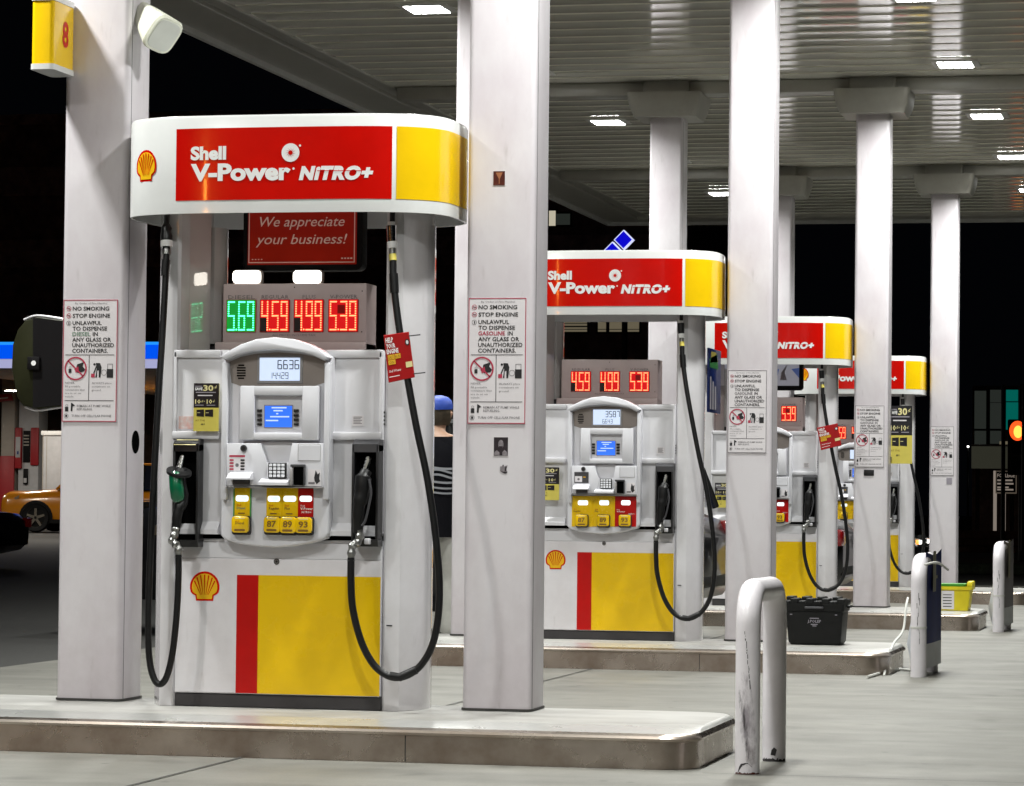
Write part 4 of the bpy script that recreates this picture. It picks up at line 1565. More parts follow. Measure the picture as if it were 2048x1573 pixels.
    # ---- hanging media sign
    if media:
        b = MB()
        ym = .16
        if media == "thanks":
            p0, p1 = P(487, 400, ym), P(724, 541, ym)
        else:
            p0, p1 = P(1430, 690, ym + 2 * S), P(1601, 781, ym + 2 * S)
        b.prism(rrect(p0.x, p1.x, p1.z, 2.41, .03, 5), ym, ym + .08, 'y', "near_black", r=.006)
        fr = b.build("media_sign", t)
        b = MB()
        if media == "thanks":
            s0, s1 = P(497, 400, ym), P(713, 529, ym)
            b.rect(s0.x, s1.x, s1.z, 2.40, ym - .0015, "media_red")
            for xa in (s0.x + .004, s1.x - .012):
                b.rect(xa, xa + .004, s1.z + .012, 2.395, ym - .0025, "media_text")
            b.rect(s0.x + .004, s1.x - .008, s1.z + .008, s1.z + .012, ym - .0025, "media_text")
            e0, e1 = P(515, 454, ym), P(693, 454, ym)
            b.text("We appreciate", e0.x, e0.z, .043, ym - .003, "media_text", width=e1.x - e0.x, shear=.28, bold=.002, res=4)
            e0, e1 = P(513, 489, ym), P(696, 489, ym)
            b.text("your business!", e0.x, e0.z, .043, ym - .003, "media_text", width=e1.x - e0.x, shear=.28, bold=.002, res=4)
            for i in range(4):
                b.rect(s0.x + .02 + i * .014, s0.x + .027 + i * .014, s1.z + .022, s1.z + .026, ym - .0025, "media_text")
                b.rect(s1.x - .07 + i * .014, s1.x - .061 + i * .014, s1.z + .024, s1.z + .030, ym - .0025, "media_text")
        else:
            s0, s1 = P(1440, 690, ym + 2 * S), P(1594, 772, ym + 2 * S)
            b.rect(s0.x, s1.x, s1.z, 2.40, ym - .0015, "media_grey")
            zz = s1.z
            b.face([(s1.x - u, ym - .0025, zz + v) for u, v in ((.0, .16), (.07, .15), (.0, .07))], "media_blue")
            b.face([(s1.x - u, ym - .0025, zz + v) for u, v in ((.10, .2), (.13, .12), (.11, .05), (.17, .05), (.16, .12))], "promo_grey")
            b.face([(s1.x - u, ym - .0025, zz + v) for u, v in ((.18, .15), (.30, .14), (.2, .06))], "media_blue")
        b.build("screen", fr)
    # ---- topper sign
    b = MB()
    ol = topper_outline()
    n = len(ol)
    z0, z1 = 2.290, 2.713
    vs = [(p[0], p[1], z0) for p in ol] + [(p[0], p[1], z1 - .012) for p in ol] + [(TXC + (p[0] - TXC) * .992, TYC + (p[1] - TYC) * .985, z1) for p in ol]
    fs = [(j * n + k, j * n + (k + 1) % n, (j + 1) * n + (k + 1) % n, (j + 1) * n + k) for j in range(2) for k in range(n)]
    fs.append(tuple(2 * n + k for k in range(n)))
    # hollow underside
    m_ = len(vs)
    vs += [(TXC + (p[0] - TXC) * .985, TYC + (p[1] - TYC) * .97, z0) for p in ol] + [(TXC + (p[0] - TXC) * .985, TYC + (p[1] - TYC) * .97, z0 + .13) for p in ol]
    fs += [(k, m_ + k, m_ + (k + 1) % n, (k + 1) % n) for k in range(n)]
    fs += [(m_ + k, m_ + n + k, m_ + n + (k + 1) % n, m_ + (k + 1) % n) for k in range(n)]
    fs.append(tuple(m_ + n + k for k in range(n))[::-1])
    b.add(vs, fs, "white_plastic")
    tp = b.build("topper_sign", t, smooth=50)
    b = MB()
    yt = -.345
    xr0, xr1 = P(350, 330, yt).x, P(780, 330, yt).x
    zr0, zr1 = P(600, 399, yt).z, P(600, 254, yt).z
    strip(b, xr0, xr1, zr0, zr1, "sign_red", .0012)
    strip(b, xr1 + .018, TXC + TA * .999, zr0, zr1, "sign_yellow", .0012)
    fy = lambda x: top_y(x, .003)
    def tx(s, u0, u1, vb, vt, **kw):
        e0, e1 = P(u0, vb, yt), P(u1, vb, yt)
        h_ = P((u0 + u1) / 2, vt, yt).z - P((u0 + u1) / 2, vb, yt).z
        b.text(s, e0.x, e0.z - .001, h_, 0, "letter_white", width=e1.x - e0.x, fy=fy, **kw)
    tx("Shell", 381, 453, 319, 295, bold=.045, res=4)
    tx("V-Power", 381, 582, 361, 330, bold=.045, res=4)
    e = P(588, 338, yt); b.disc((e.x, fy(e.x), e.z), .005, 'y', "letter_white", 10)
    tx("NiTRO+", 599, 747, 358.5, 335, bold=.066, shear=.22, res=4, sp=1.14)
    e0, e1 = P(602, 343, yt), P(722, 343, yt)
    strip(b, e0.x + .075, e1.x, e0.z - .0012, e0.z + .0018, "sign_red", .0042)
    # pinwheel mark
    e = P(582, 306, yt)
    yy = fy(e.x)
    b.disc((e.x, yy, e.z), .040, 'y', "letter_white", 32)
    b.disc((e.x, yy - .001, e.z), .010, 'y', "sign_red", 16)
    for k in range(11):
        a = 2 * math.pi * k / 11
        c0, s0 = math.cos(a), math.sin(a)
        c1, s1 = math.cos(a + .42), math.sin(a + .42)
        c2, s2 = math.cos(a + .12), math.sin(a + .12)
        b.face([(e.x + .008 * c0, yy - .001, e.z + .008 * s0), (e.x + .024 * c1, yy - .001, e.z + .024 * s1), (e.x + .013 * c2, yy - .001, e.z + .013 * s2)], "sign_red")
    e = P(601, 292, yt); b.disc((e.x, fy(e.x), e.z), .005, 'y', "letter_white", 10)
    ex = P(297, 365, -.25)
    ez1 = P(297, 302, -.25)
    fy2 = lambda x: top_y(x, .002)
    scallop(b, P(297, 335, -.25).x, ex.z, .112, ez1.z - ex.z, 0, fy=fy2, step=.0014)
    b.build("sign_face", tp, smooth=60)
    return t


pumps = []
pumps.append(make_pump(True, ["5.69", "4.59", "4.99", "5.39"], "6636", "14.429",
                       "nearest fuel dispenser with four prices, a green diesel nozzle and We appreciate your business sign", media="thanks"))
pb = make_pump(False, ["4.59", "4.99", "5.39"], "3587", "6.643",
               "second fuel dispenser from the camera, three red prices, between the two tall near columns")
pb.location.y += S
pb.location.x += .010
pumps.append(pb)
pc = make_pump(False, ["4.59", "4.99", "5.39"], "3587", "6.643",
               "third fuel dispenser, with grey video screen and red hose tag, behind the scuffed bollard", media="video")
pc.location.y += 2 * S
pc.location.x += .018
pumps.append(pc)
pd_ = copy_tree(pb)
pd_.location.y = .06 + 3 * S
pd_.location.x = -.78
tag(pd_, "farthest fuel dispenser, mostly hidden, with the large promo card in front of its hose")
pumps.append(pd_)


# ------------------------------------------------------------------ cards and tags hung on the dispensers
def promo(x0, x1, z0, z1, y, label):
    b = MB()
    w_, h_ = x1 - x0, z1 - z0
    b.box(x0, x1, y, y + .012, z0, z1, "promo_cream", r=.003, seg=1)
    f = y - .001
    X = lambda u: x0 + u * w_
    Z = lambda v: z0 + v * h_
    b.rect(X(.0), X(1), Z(.49), Z(1), f, "promo_black")
    b.rect(X(.0), X(1), Z(0), Z(.49), f, "promo_yellow")
    f -= .0008
    b.text("SAVE", X(.05), Z(.855), .055 * h_, f, "letter_white", width=.30 * w_, bold=.03, res=1)
    b.rect(X(.05), X(.33), Z(.93), Z(.945), f, "promo_grey")
    b.text("30", X(.38), Z(.845), .11 * h_, f, "promo_cream", width=.40 * w_, bold=.03, res=2)
    b.text("¢", X(.82), Z(.90), .06 * h_, f, "promo_cream", width=.10 * w_, bold=.01, res=1)
    b.rect(X(.08), X(.88), Z(.80), Z(.82), f, "promo_grey")
    b.rect(X(.16), X(.75), Z(.735), Z(.757), f, "label_paper")
    for u in (.06, .52):
        b.text("10", X(u), Z(.575), .085 * h_, f, "promo_cream", width=.22 * w_, bold=.02, res=1)
        b.text("¢", X(u + .25), Z(.61), .05 * h_, f, "promo_cream", width=.07 * w_, res=1)
        b.rect(X(u), X(u + .34), Z(.535), Z(.55), f, "promo_grey")
    b.text("+", X(.40), Z(.60), .045 * h_, f, "promo_cream", width=.05 * w_, res=1)
    for u0, u1 in ((.12, .42), (.46, .78)):
        b.face([(X(u0), f, Z(.31)), (X(u1), f, Z(.30)), (X(u1), f, Z(.455)), (X(u0), f, Z(.445))], "promo_black")
        b.rect(X(u0 + .03), X(u0 + .15), Z(.38), Z(.39), f - .0006, "promo_cream")
    b.text("AT THE", X(.08), Z(.21), .03 * h_, f, "letter_brown", width=.38 * w_, res=1)
    b.text("#1", X(.3), Z(.13), .035 * h_, f, "letter_black", width=.14 * w_, bold=.02, res=1)
    o = b.build("promo_card", origin=((x0 + x1) / 2, y, z0))
    tag(o, label, "promo card", "black and yellow promo cards")
    return o


p0, p1 = P(388, 767, -.235), P(437, 863, -.235)
promo(p0.x, p1.x, p1.z, p0.z, -.235, "black and yellow save 30 card on the nearest dispenser, above its green nozzle")
wA, hA = p1.x - p0.x, p0.z - p1.z
p0, p1 = P(1073, 935, S - .235), P(1118, 1001, S - .235)
promo(p1.x - .145, p1.x, p1.z, p0.z, S - .235, "promo card on the second dispenser, half hidden by the near right column")
p0, p1 = P(1430, 966, 2 * S - .235), P(1466, 1016, 2 * S - .235)
promo(p0.x, p0.x + .145, p1.z, p0.z, 2 * S - .235, "sliver of promo card on the third dispenser, left of the column at the scuffed bollard")
p0, p1 = P(1779, 812, 2 * S + .32), P(1824, 928, 2 * S + .32)
pr4 = promo(p0.x, p1.x, p1.z, p0.z, 2 * S + .32, "largest promo card, standing off the third right column's side in front of the farthest dispenser")
b = MB()
b.box(.296, p1.x - .02, 2 * S + .333, 2 * S + .345, p0.z - .06, p0.z - .03, "hose_metal")
b.box(.296, p1.x - .02, 2 * S + .333, 2 * S + .345, p1.z + .03, p1.z + .06, "hose_metal")
b.box(.296, .309, 2 * S + .2, 2 * S + .345, p0.z - .06, p0.z - .03, "hose_metal")
b.box(.296, .309, 2 * S + .2, 2 * S + .345, p1.z + .03, p1.z + .06, "hose_metal")
b.build("bracket", pr4)


def hose_tag(corners, y, label, off=0.0):
    tl, tr, br, bl = [P(u, v, y + off) for u, v in corners]
    t = thing("hose_tag", ((tl.x + br.x) / 2, y + off, bl.z), label, "hose tag", "red tags on the hoses")
    b = MB()
    pts = [(p.x, p.z) for p in (bl, br, tr, tl)]
    b.prism(pts, y + off, y + off + .008, 'y', "tag_red", r=.002, seg=1)
    f = y + off - .001
    def M(u, v, d=0.0):
        a = bl.lerp(br, u); c = tl.lerp(tr, u)
        p = a.lerp(c, v)
        return Vector((p.x, f - d, p.z))
    def TT(s, u, v, h, wd, m, bold=.03):
        vs, fs = text_geo(s, bold, 1)
        xs_ = [q_[0] for q_ in vs]
        x0_, x1_ = min(xs_), max(xs_)
        b.add([M(u + (q_[0] - x0_) / (x1_ - x0_) * wd, v + q_[1] / CAP * h, .0012) for q_ in vs], fs, m)
    TT("HELP", .06, .83, .10, .30, "letter_white")
    TT("YOUR", .06, .71, .09, .36, "letter_white")
    TT("ENGINE", .06, .595, .09, .46, "letter_white")
    for u0, u1, v0, v1 in ((.08, .34, .47, .57), (.36, .58, .47, .57), (.08, .36, .36, .46)):
        b.face([M(u0, v0), M(u1, v0), M(u1, v1), M(u0, v1)], "tag_yellow")
    TT("LAST", .10, .485, .06, .22, "letter_brown", .0)
    TT("RUN", .38, .485, .06, .18, "letter_brown", .0)
    TT("ON", .12, .375, .06, .18, "letter_brown", .0)
    b.face([M(.74, .24), M(.99, .24), M(.99, .36), M(.74, .36)], "promo_cream")
    TT("Shell V-Power", .08, .20, .05, .46, "letter_white", .01)
    b.face([M(.06, .10), M(.46, .10), M(.46, .115), M(.06, .115)], "letter_white")
    n = 14
    b.face([M(.90 + .09 * math.cos(2 * math.pi * k / n), .78 + .07 * math.sin(2 * math.pi * k / n)) for k in range(n)], "black_plastic")
    b.face([M(.90 + .05 * math.cos(2 * math.pi * k / n), .78 + .045 * math.sin(2 * math.pi * k / n), .0008) for k in range(n)], "label_paper")
    b.build("tag_plate", t)
    for v in (.90, .07):
        b = MB()
        p = M(.98, v)
        b.tube([p + Vector((-.02, .006, 0)), p + Vector((.052, -.002, .007))], .003, "black_plastic", 6)
        b.build("cable_tie", t)
    return t


hose_tag([(767, 671), (817, 664), (829, 755), (777, 766)], -.30, "red help your engine tag tied to the nearest dispenser's black hose")
hose_tag([(1634, 856), (1675, 847), (1683, 891), (1642, 901)], -.31, "smaller red help your engine tag on the third dispenser's hose", 2 * S)
# ================================================================== bollards, bins, person, vehicles, surroundings
def bollard_geo(marks):
    b = MB()
    x0, x1, y0, y1, r, zt = 1.388, 1.402, -.955, -.300, .049, .715
    pts = [(x0, y0, -.0)]
    pts += [(x0, y0, .25), (x0, y0, zt - .13)]
    for i in range(1, 9):
        a = math.radians(90 * i / 8)
        pts.append((x0, y0 + .13 - .13 * math.cos(a), zt - .13 + .13 * math.sin(a)))
    for i in range(0, 9):
        a = math.radians(90 * i / 8)
        pts.append((x1, y1 - .13 + .13 * math.sin(a), zt - .13 + .13 * math.cos(a)))
    pts += [(x1, y1, .25), (x1, y1, 0)]
    b.tube(pts, r, "bollard_scuffed" if marks else "bollard_white", 28)
    if marks:
        # scrapes and scuffs wrapped on the front leg, a rust chip on the rear one
        def patch(poly, m, lift, cx=x0, cyy=y0):
            vs = []
            for a, z in poly:
                th = math.radians(a)
                vs.append((cx + (r + lift) * math.sin(th), cyy - (r + lift) * math.cos(th), z))
            b.face(vs, m)
        rnd = random.Random(3)
        def streak(zs, as_, wd, m, lift):
            n = len(zs)
            for i in range(n - 1):
                w0, w1 = wd[i], wd[i + 1]
                k = max(1, int(max(w0, w1) / 6))
                for j in range(k):
                    f0, f1 = j / k, (j + 1) / k
                    patch([(as_[i] - w0 + 2 * w0 * f0, zs[i]), (as_[i] - w0 + 2 * w0 * f1, zs[i]), (as_[i + 1] - w1 + 2 * w1 * f1, zs[i + 1]), (as_[i + 1] - w1 + 2 * w1 * f0, zs[i + 1])], m, lift)
        z = .56
        for i in range(15):
            a = -6 + 1.6 * i + rnd.uniform(-3, 3)
            hh = rnd.uniform(.004, .016)
            ww = rnd.uniform(.8, 2.6)
            patch([(a - ww, z), (a + ww * .5, z + .002), (a + ww, z - hh), (a - ww * .4, z - hh * 1.2)], "scuff_black", .0012)
            z -= hh + rnd.uniform(.0, .009)
        streak([.006, .03, .042, .046, .03], [-40, -25, -10, 5, 30], [1, 6, 12, 6, 1], "scuff_black", .001)
        for a in range(-60, 70, 9):
            patch([(a, .001), (a + 9, .001), (a + 9, .004 + .006 * rnd.random()), (a, .004 + .006 * rnd.random())], "sticker_brown", .001)
        for a in range(-60, 70, 8):
            patch([(a, .001), (a + 8, .001), (a + 8, .006 + .012 * rnd.random()), (a, .006 + .012 * rnd.random())], "scuff_black", .001, x1, y1)
        patch([(-8, .028), (14, .025), (22, .05), (8, .06), (-4, .048)], "scuff_black", .0011, x1, y1)
    else:
        rnd = random.Random(5)
        z = .52
        for i in range(12):
            a = 2 + rnd.uniform(-10, 10)
            hh = rnd.uniform(.01, .05)
            ww = rnd.uniform(.8, 2.5)
            vs = []
            for aa, zz in [(a - ww, z), (a + ww * .5, z + .002), (a + ww, z - hh), (a - ww * .4, z - hh * 1.2)]:
                th = math.radians(aa)
                vs.append((x0 + (r + .0011) * math.sin(th), y0 - (r + .0011) * math.cos(th), zz))
            b.face(vs, "scuff_black")
            z -= hh * .8
        b.tube([(x0, y0, .30), (x0, y0, .312)], r + .003, "cable_white", 28)
    return b


o = bollard_geo(True).build("bollard", origin=(1.395, -.63, 0))
tag(o, "white U shaped steel bollard with black scuffs, at the nearest island's end", "bollard", "white bollards at the island ends")
b1 = bollard_geo(False).build("bollard", origin=(1.395, -.63, 0))
b1.location.x += G(1833, 1356).x - 1.386
b1.location.y += S - .01
tag(b1, "white bollard wrapped by the navy banner, at the second island's end", "bollard", "white bollards at the island ends")
b2 = copy_tree(b1)
b2.location = (b1.location.x - .018, -.63 + 2 * S - .03, 0)
tag(b2, "farther white bollard with a grey banner, right of the yellow bin", "bollard", "white bollards at the island ends")


def banner(dy, xoff, lab, main, low, slots):
    t = thing("bollard_banner", (1.40 + xoff, S + dy - .6, 0), lab, "banner", "banners on the bollards")
    b = MB()
    x = 1.424 + xoff
    ys0, ys1 = S - .90 + dy, S - .20 + dy
    n = 10
    vs, fs = [], []
    for i in range(n + 1):
        u = i / n
        yy = ys0 + (ys1 - ys0) * u
        xx = x + .042 * u + .006 * math.sin(u * 5)
        top = .775 - .03 * math.sin(u * math.pi) + .01 * u
        for z in (.05, .20, top):
            vs.append((xx, yy, z))
    b.add(vs, [(3 * i, 3 * i + 3, 3 * i + 4, 3 * i + 1) for i in range(n)], low)
    b.add(vs, [(3 * i + 1, 3 * i + 4, 3 * i + 5, 3 * i + 2) for i in range(n)], main)
    for a, c, z0, z1 in slots:
        b.face([(x + .030, ys0 + (ys1 - ys0) * a, z0), (x + .030, ys0 + (ys1 - ys0) * c, z0), (x + .030, ys0 + (ys1 - ys0) * c, z1), (x + .030, ys0 + (ys1 - ys0) * a, z1)], "banner_tan")
    b.build("front_sheet", t)
    b = MB()
    x2 = 1.335 + xoff
    b.face([(x2, ys0 + .05, .70), (x2 - .02, ys0 + .35, .42), (x2 - .075, ys0 + .50, .18), (x2 - .04, ys0 + .45, .05), (x2, ys0 + .05, .05)], "banner_grey")
    b.face([(x2 + .002, ys0 + .05, .70), (x2, ys0 + .05, .05), (x2, ys1, .05), (x2, ys1, .76)], "banner_grey")
    b.build("rear_sheet", t)
    return t


banner(0, b1.location.x - 1.395, "navy blue banner sheet tied to the second island's bollard", "banner_navy", "banner_grey", [(.25, .55, .52, .775), (.55, .7, .60, .62)])
banner(S, b2.location.x - 1.395, "dark grey banner sheet tied to the farther bollard", "banner_slate", "banner_grey", [(.2, .55, .45, .775)])
b = MB()
b.tube(smooth_path([P(u, v, y) for u, v, y in [(1850, 1130, 6.30), (1866, 1126, 6.4), (1880, 1128, 6.6), (1896, 1140, 6.9)]], 5), .008, "cable_white", 8)
tag(b.build("tie", origin=P(1850, 1130, 6.3)), "white tie curling off the top of the navy bannered bollard", "tie")
b = MB()
c1 = [G(1735, 1354, .012), G(1765, 1345, .012), G(1795, 1339, .012), G(1822, 1341, .012)]
b.tube(smooth_path(c1, 6), .009, "cable_white", 8)
c2 = [P(u, v, y) for u, v, y in [(1768, 1352, 6.45), (1774, 1325, 6.7), (1787, 1288, 6.9), (1806, 1262, 7.0), (1812, 1215, 7.05), (1816, 1196, 7.1)]]
b.tube(smooth_path(c2, 6), .008, "cable_white", 8)
tag(b.build("white_cord", origin=G(1768, 1352)), "loose white cord on the ground beside the navy bannered bollard", "cord")

# black tote
t = thing("storage_tote", (.66, 7.2, ZI), "black plastic tote with folded lid and white round print, on the second island", "tote")
b = MB()
yf = 7.02
bl, br = P(1577, 1291, yf), P(1681, 1291, yf)
tl, tr = P(1569, 1206, yf), P(1687, 1206, yf)
zt = tl.z
D = .30
def fr(z, g=0.0):
    k = (z - ZI) / (zt - ZI)
    xa = bl.x + (tl.x - bl.x) * k - g; xb = br.x + (tr.x - br.x) * k + g
    return rrect(xa, xb, yf - .012 * k - g, yf + D + .02 * k + g, .02, 4)
lv = [ZI + .003, ZI + .02, zt - .055, zt - .05, zt - .012, zt]
gs = [-.01, 0, 0, .008, .008, .012]
rings = [fr(z, g) for z, g in zip(lv, gs)]
n = len(rings[0])
vs = [(p[0], p[1], z) for z, r_ in zip(lv, rings) for p in r_]
fs = [(j * n + k, j * n + (k + 1) % n, (j + 1) * n + (k + 1) % n, (j + 1) * n + k) for j in range(len(lv) - 1) for k in range(n)] + [tuple(range(n))[::-1]]
b.add(vs, fs, "tote_black")
cx_, cz_ = P(1629, 1243, yf).x, P(1629, 1243, yf).z
b.text("J.POLEP", cx_, cz_ - .008, .017, yf - .013, "promo_grey", width=.088, align='C', bold=.02, shear=.1, res=1)
b.rect(cx_ - .03, cx_ + .03, cz_ + .017, cz_ + .022, yf - .013, "promo_grey")
b.rect(cx_ - .022, cx_ + .022, cz_ - .022, cz_ - .017, yf - .013, "promo_grey")
b.rect(cx_ - .012, cx_ + .014, cz_ - .032, cz_ - .027, yf - .013, "promo_grey")
for u in (.1, .86):
    b.rect(tl.x + (tr.x - tl.x) * u, tl.x + (tr.x - tl.x) * u + .015, zt - .075, zt - .07, yf - .0165, "promo_grey")
b.box(cx_ - .06, cx_ + .06, yf - .038, yf - .015, zt - .035, zt - .02, "dark_grey_plastic", r=.005)
b.build("tub", t)
for s_ in (0, 1):
    b = MB()
    y0, y1 = (yf - .02, yf + .15) if s_ == 0 else (yf + .15, yf + .33)
    zz = .012 if s_ == 0 else .03
    xs_ = [tl.x - .01 + (tr.x - tl.x + .02) * i / 8 for i in range(9)]
    for i in range(8):
        h = .026 if (i + s_) % 2 else .010
        b.box(xs_[i] + .001, xs_[i + 1] - .001, y0, y1, zt - .004, zt + h + zz * .4, "tote_black", r=.004, seg=1)
    b.build("lid_flap", t)
b = MB()
for xa, sgn in ((tl.x - .012, -1), (tr.x + .012, 1)):
    b.box(min(xa, xa + sgn * .022), max(xa, xa + sgn * .022), yf + .08, yf + .22, zt - .03, zt - .012, "tote_black", r=.006)
b.build("handle", t)

# yellow bin
t = thing("recycling_bin", (.95, 14.35, ZI), "yellow plastic bin with green lid and white notice, on the third island", "bin")
yf = 14.2
bl, br = P(1878, 1222, yf), P(1936, 1222, yf)
tl, tr = P(1875, 1173, yf), P(1942, 1173, yf)
zt = tl.z
b = MB()
lv = [ZI + .003, zt - .03, zt - .028, zt]
gs = [0, 0, .012, .012]
rings = []
for z, g in zip(lv, gs):
    k = (z - ZI) / (zt - ZI)
    rings.append(rrect(bl.x + (tl.x - bl.x) * k - g, br.x + (tr.x - br.x) * k + g, yf - g, yf + .3 + g, .02, 4))
n = len(rings[0])
b.add([(p[0], p[1], z) for z, r_ in zip(lv, rings) for p in r_], [(j * n + k, j * n + (k + 1) % n, (j + 1) * n + (k + 1) % n, (j + 1) * n + k) for j in range(3) for k in range(n)] + [tuple(range(n))[::-1]], "bin_yellow")
n0, n1 = P(1883, 1182, yf - .004), P(1908, 1219, yf - .004)
b.rect(n0.x, n1.x, n1.z, n0.z, yf - .004, "label_paper")
for i in range(5):
    b.rect(n0.x + .012, n1.x - .02, n1.z + .02 + i * .025, n1.z + .028 + i * .025, yf - .0048, "hedge_green" if i != 4 else "letter_grey")
b.build("tub", t)
b = MB()
b.prism(rrect(tl.x + .0, tr.x - .05, yf + .01, yf + .29, .03, 4), zt - .002, zt + .022, 'z', "bin_green", r=.006)
b.build("lid", t)
b = MB()
b.box(tr.x - .035, tr.x + .012, yf + .0, yf + .3, zt - .02, zt + .045, "bin_yellow", r=.012)
b.build("handle", t)

# blue banner edge-on beside the second dispenser
b = MB()
for y0, y1, z0, z1, m in ((0, .34, 1.42, 1.98, "blue_banner"), ):
    p0, p1 = P(1391, 697, S + .30), P(1391, 825, S + .30)
    b.box(-.165, -.150, S + .22, S + .72, p1.z, p0.z, m, r=.003)
    x = -.1488
    b.face([(x, S + .24, p1.z + .30), (x, S + .60, p1.z + .30), (x, S + .55, p1.z + .40), (x, S + .24, p1.z + .36)], "banner_green")
    b.face([(x, S + .26, p0.z - .10), (x, S + .6, p0.z - .08), (x, S + .5, p0.z - .02), (x, S + .3, p0.z - .02)], "promo_yellow")
    for k in range(3):
        b.face([(x, S + .26 + .1 * k, p1.z + .02), (x, S + .31 + .1 * k, p1.z + .02), (x, S + .31 + .1 * k, p1.z + .24 - .03 * k), (x, S + .26 + .1 * k, p1.z + .24 - .03 * k)], "label_paper")
tag(b.build("banner_sign", origin=(-.15, S + .45, 1.4)), "dark blue and green sign seen edge-on at the second dispenser's right side", "sign")

# ------------------------------------------------------------------ the person
def make_person():
    px, py = P(872, 1000, 8.45).x, 8.45
    Z0 = 0.0
    t = thing("person", (px, py, Z0), "person in blue cap, black striped top and pale trousers, seen from behind", "person")
    t.scale = (1.085, 1.085, 1.085)
    J = {}
    V, E_, R = [], [], []
    def j(n, x, y, z, r, par=None):
        J[n] = len(V)
        V.append((x, y, z)); R.append(r)
        if par: E_.append((J[par], J[n]))
    j('pelvis', 0, 0, .90, (.15, .115))
    j('belly', 0, .01, 1.02, (.155, .115), 'pelvis')
    j('chest', 0, .01, 1.20, (.175, .12), 'belly')
    j('upper', 0, .0, 1.33, (.155, .10), 'chest')
    j('neck0', 0, .0, 1.41, (.065, .06), 'upper')
    j('neck1', 0, .012, 1.455, (.055, .055), 'neck0')
    j('head0', 0, .03, 1.51, (.070, .085), 'neck1')
    j('head1', 0, .03, 1.57, (.078, .095), 'head0')
    j('head2', 0, .02, 1.625, (.060, .075), 'head1')
    for s_, nm in ((1, 'r'), (-1, 'l')):
        j('sh' + nm, s_ * .17, .0, 1.345, (.07, .065), 'upper')
        j('ua' + nm, s_ * .225, .0, 1.20, (.056, .056), 'sh' + nm)
        j('el' + nm, s_ * .25, .02, 1.06, (.045, .045), 'ua' + nm)
        j('fa' + nm, s_ * .24, .12, .95, (.042, .04), 'el' + nm)
        j('wr' + nm, s_ * .225, .21, .87, (.03, .024), 'fa' + nm)
        j('pa' + nm, s_ * .22, .26, .83, (.038, .018), 'wr' + nm)
        for f in range(4):
            dx = s_ * (-.027 + .018 * f)
            L_ = (.030, .034, .031, .024)[f]
            j('f0%d' % f + nm, s_ * .22 + dx, .285, .805, (.010, .009), 'pa' + nm)
            j('f1%d' % f + nm, s_ * .22 + dx * 1.05, .290 + L_ * .35, .805 - L_, (.0085, .008), 'f0%d' % f + nm)
            j('f2%d' % f + nm, s_ * .22 + dx * 1.05, .285, .805 - L_ * 1.9, (.007, .0065), 'f1%d' % f + nm)
        j('t0' + nm, s_ * .18, .265, .835, (.011, .010), 'pa' + nm)
        j('t1' + nm, s_ * .172, .285, .80, (.009, .0085), 't0' + nm)
        j('hp' + nm, s_ * .085, 0, .85, (.098, .105), 'pelvis')
        j('th' + nm, s_ * .10, .005, .66, (.100, .100), 'hp' + nm)
        j('kn' + nm, s_ * .108, .015 + .03 * s_, .46, (.090, .088), 'th' + nm)
        j('ca' + nm, s_ * .112, .0 + .02 * s_, .28, (.086, .086), 'kn' + nm)
        j('an' + nm, s_ * .115, -.01, .10, (.080, .080), 'ca' + nm)
        j('fo' + nm, s_ * .125, .06, .04, (.045, .036), 'an' + nm)
        j('to' + nm, s_ * .135, .16, .03, (.042, .027), 'fo' + nm)
    me = bpy.data.meshes.new("body")
    me.from_pydata(V, E_, [])
    ob = bpy.data.objects.new("body", me)
    C.objects.link(ob)
    md = ob.modifiers.new("skin", 'SKIN')
    md.use_smooth_shade = True
    sv = me.skin_vertices[0].data
    for i, r in enumerate(R):
        sv[i].radius = r
    sv[0].use_root = True
    sb = ob.modifiers.new("sub", 'SUBSURF')
    sb.levels = sb.render_levels = 2
    dg = bpy.context.evaluated_depsgraph_get()
    me2 = bpy.data.meshes.new_from_object(ob.evaluated_get(dg))
    bpy.data.objects.remove(ob)
    me2.name = "body"
    me2.materials.clear()
    names = ["skin", "shirt_black", "shirt_stripe", "trousers_pale", "shoe_dark"]
    for n_ in names: me2.materials.append(MATS[n_])
    stripes = [(1.188, 1.203), (1.160, 1.174), (1.128, 1.142), (1.098, 1.112), (1.062, 1.074), (1.030, 1.042)]
    for p in me2.polygons:
        c = p.center
        p.use_smooth = True
        k = 0
        if c.z < .055 or (c.z < .075 and c.y > .05): k = 4
        elif c.z < .86 and abs(c.x) < .19: k = 3
        elif c.z < 1.395 and (abs(c.x) < .19 or c.z > 1.14):
            k = 1
        p.material_index = k
    body = bpy.data.objects.new("body", me2)
    C.objects.link(body)
    body.parent = t
    # top with printed stripes on its back, loose over the body
    b = MB()
    n = 28
    rings = [(.74, .185, .138), (.80, .186, .138), (.95, .182, .135), (1.06, .188, .138), (1.18, .196, .138), (1.28, .196, .128), (1.34, .165, .108), (1.385, .085, .075)]
    vs = []
    for z, a, c in rings:
        for k in range(n):
            th = 2 * math.pi * k / n
            wv = 1 + .02 * math.sin(5 * th + z * 20)
            vs.append((px + a * math.cos(th) * wv, py + .008 + c * math.sin(th) * wv, Z0 + z))
    b.add(vs, [(j_ * n + k, j_ * n + (k + 1) % n, (j_ + 1) * n + (k + 1) % n, (j_ + 1) * n + k) for j_ in range(len(rings) - 1) for k in range(n)], "shirt_black")
    def ring_at(z):
        for (z0, a0, c0), (z1, a1, c1) in zip(rings, rings[1:]):
            if z0 <= z <= z1:
                f = (z - z0) / (z1 - z0)
                return a0 + (a1 - a0) * f, c0 + (c1 - c0) * f
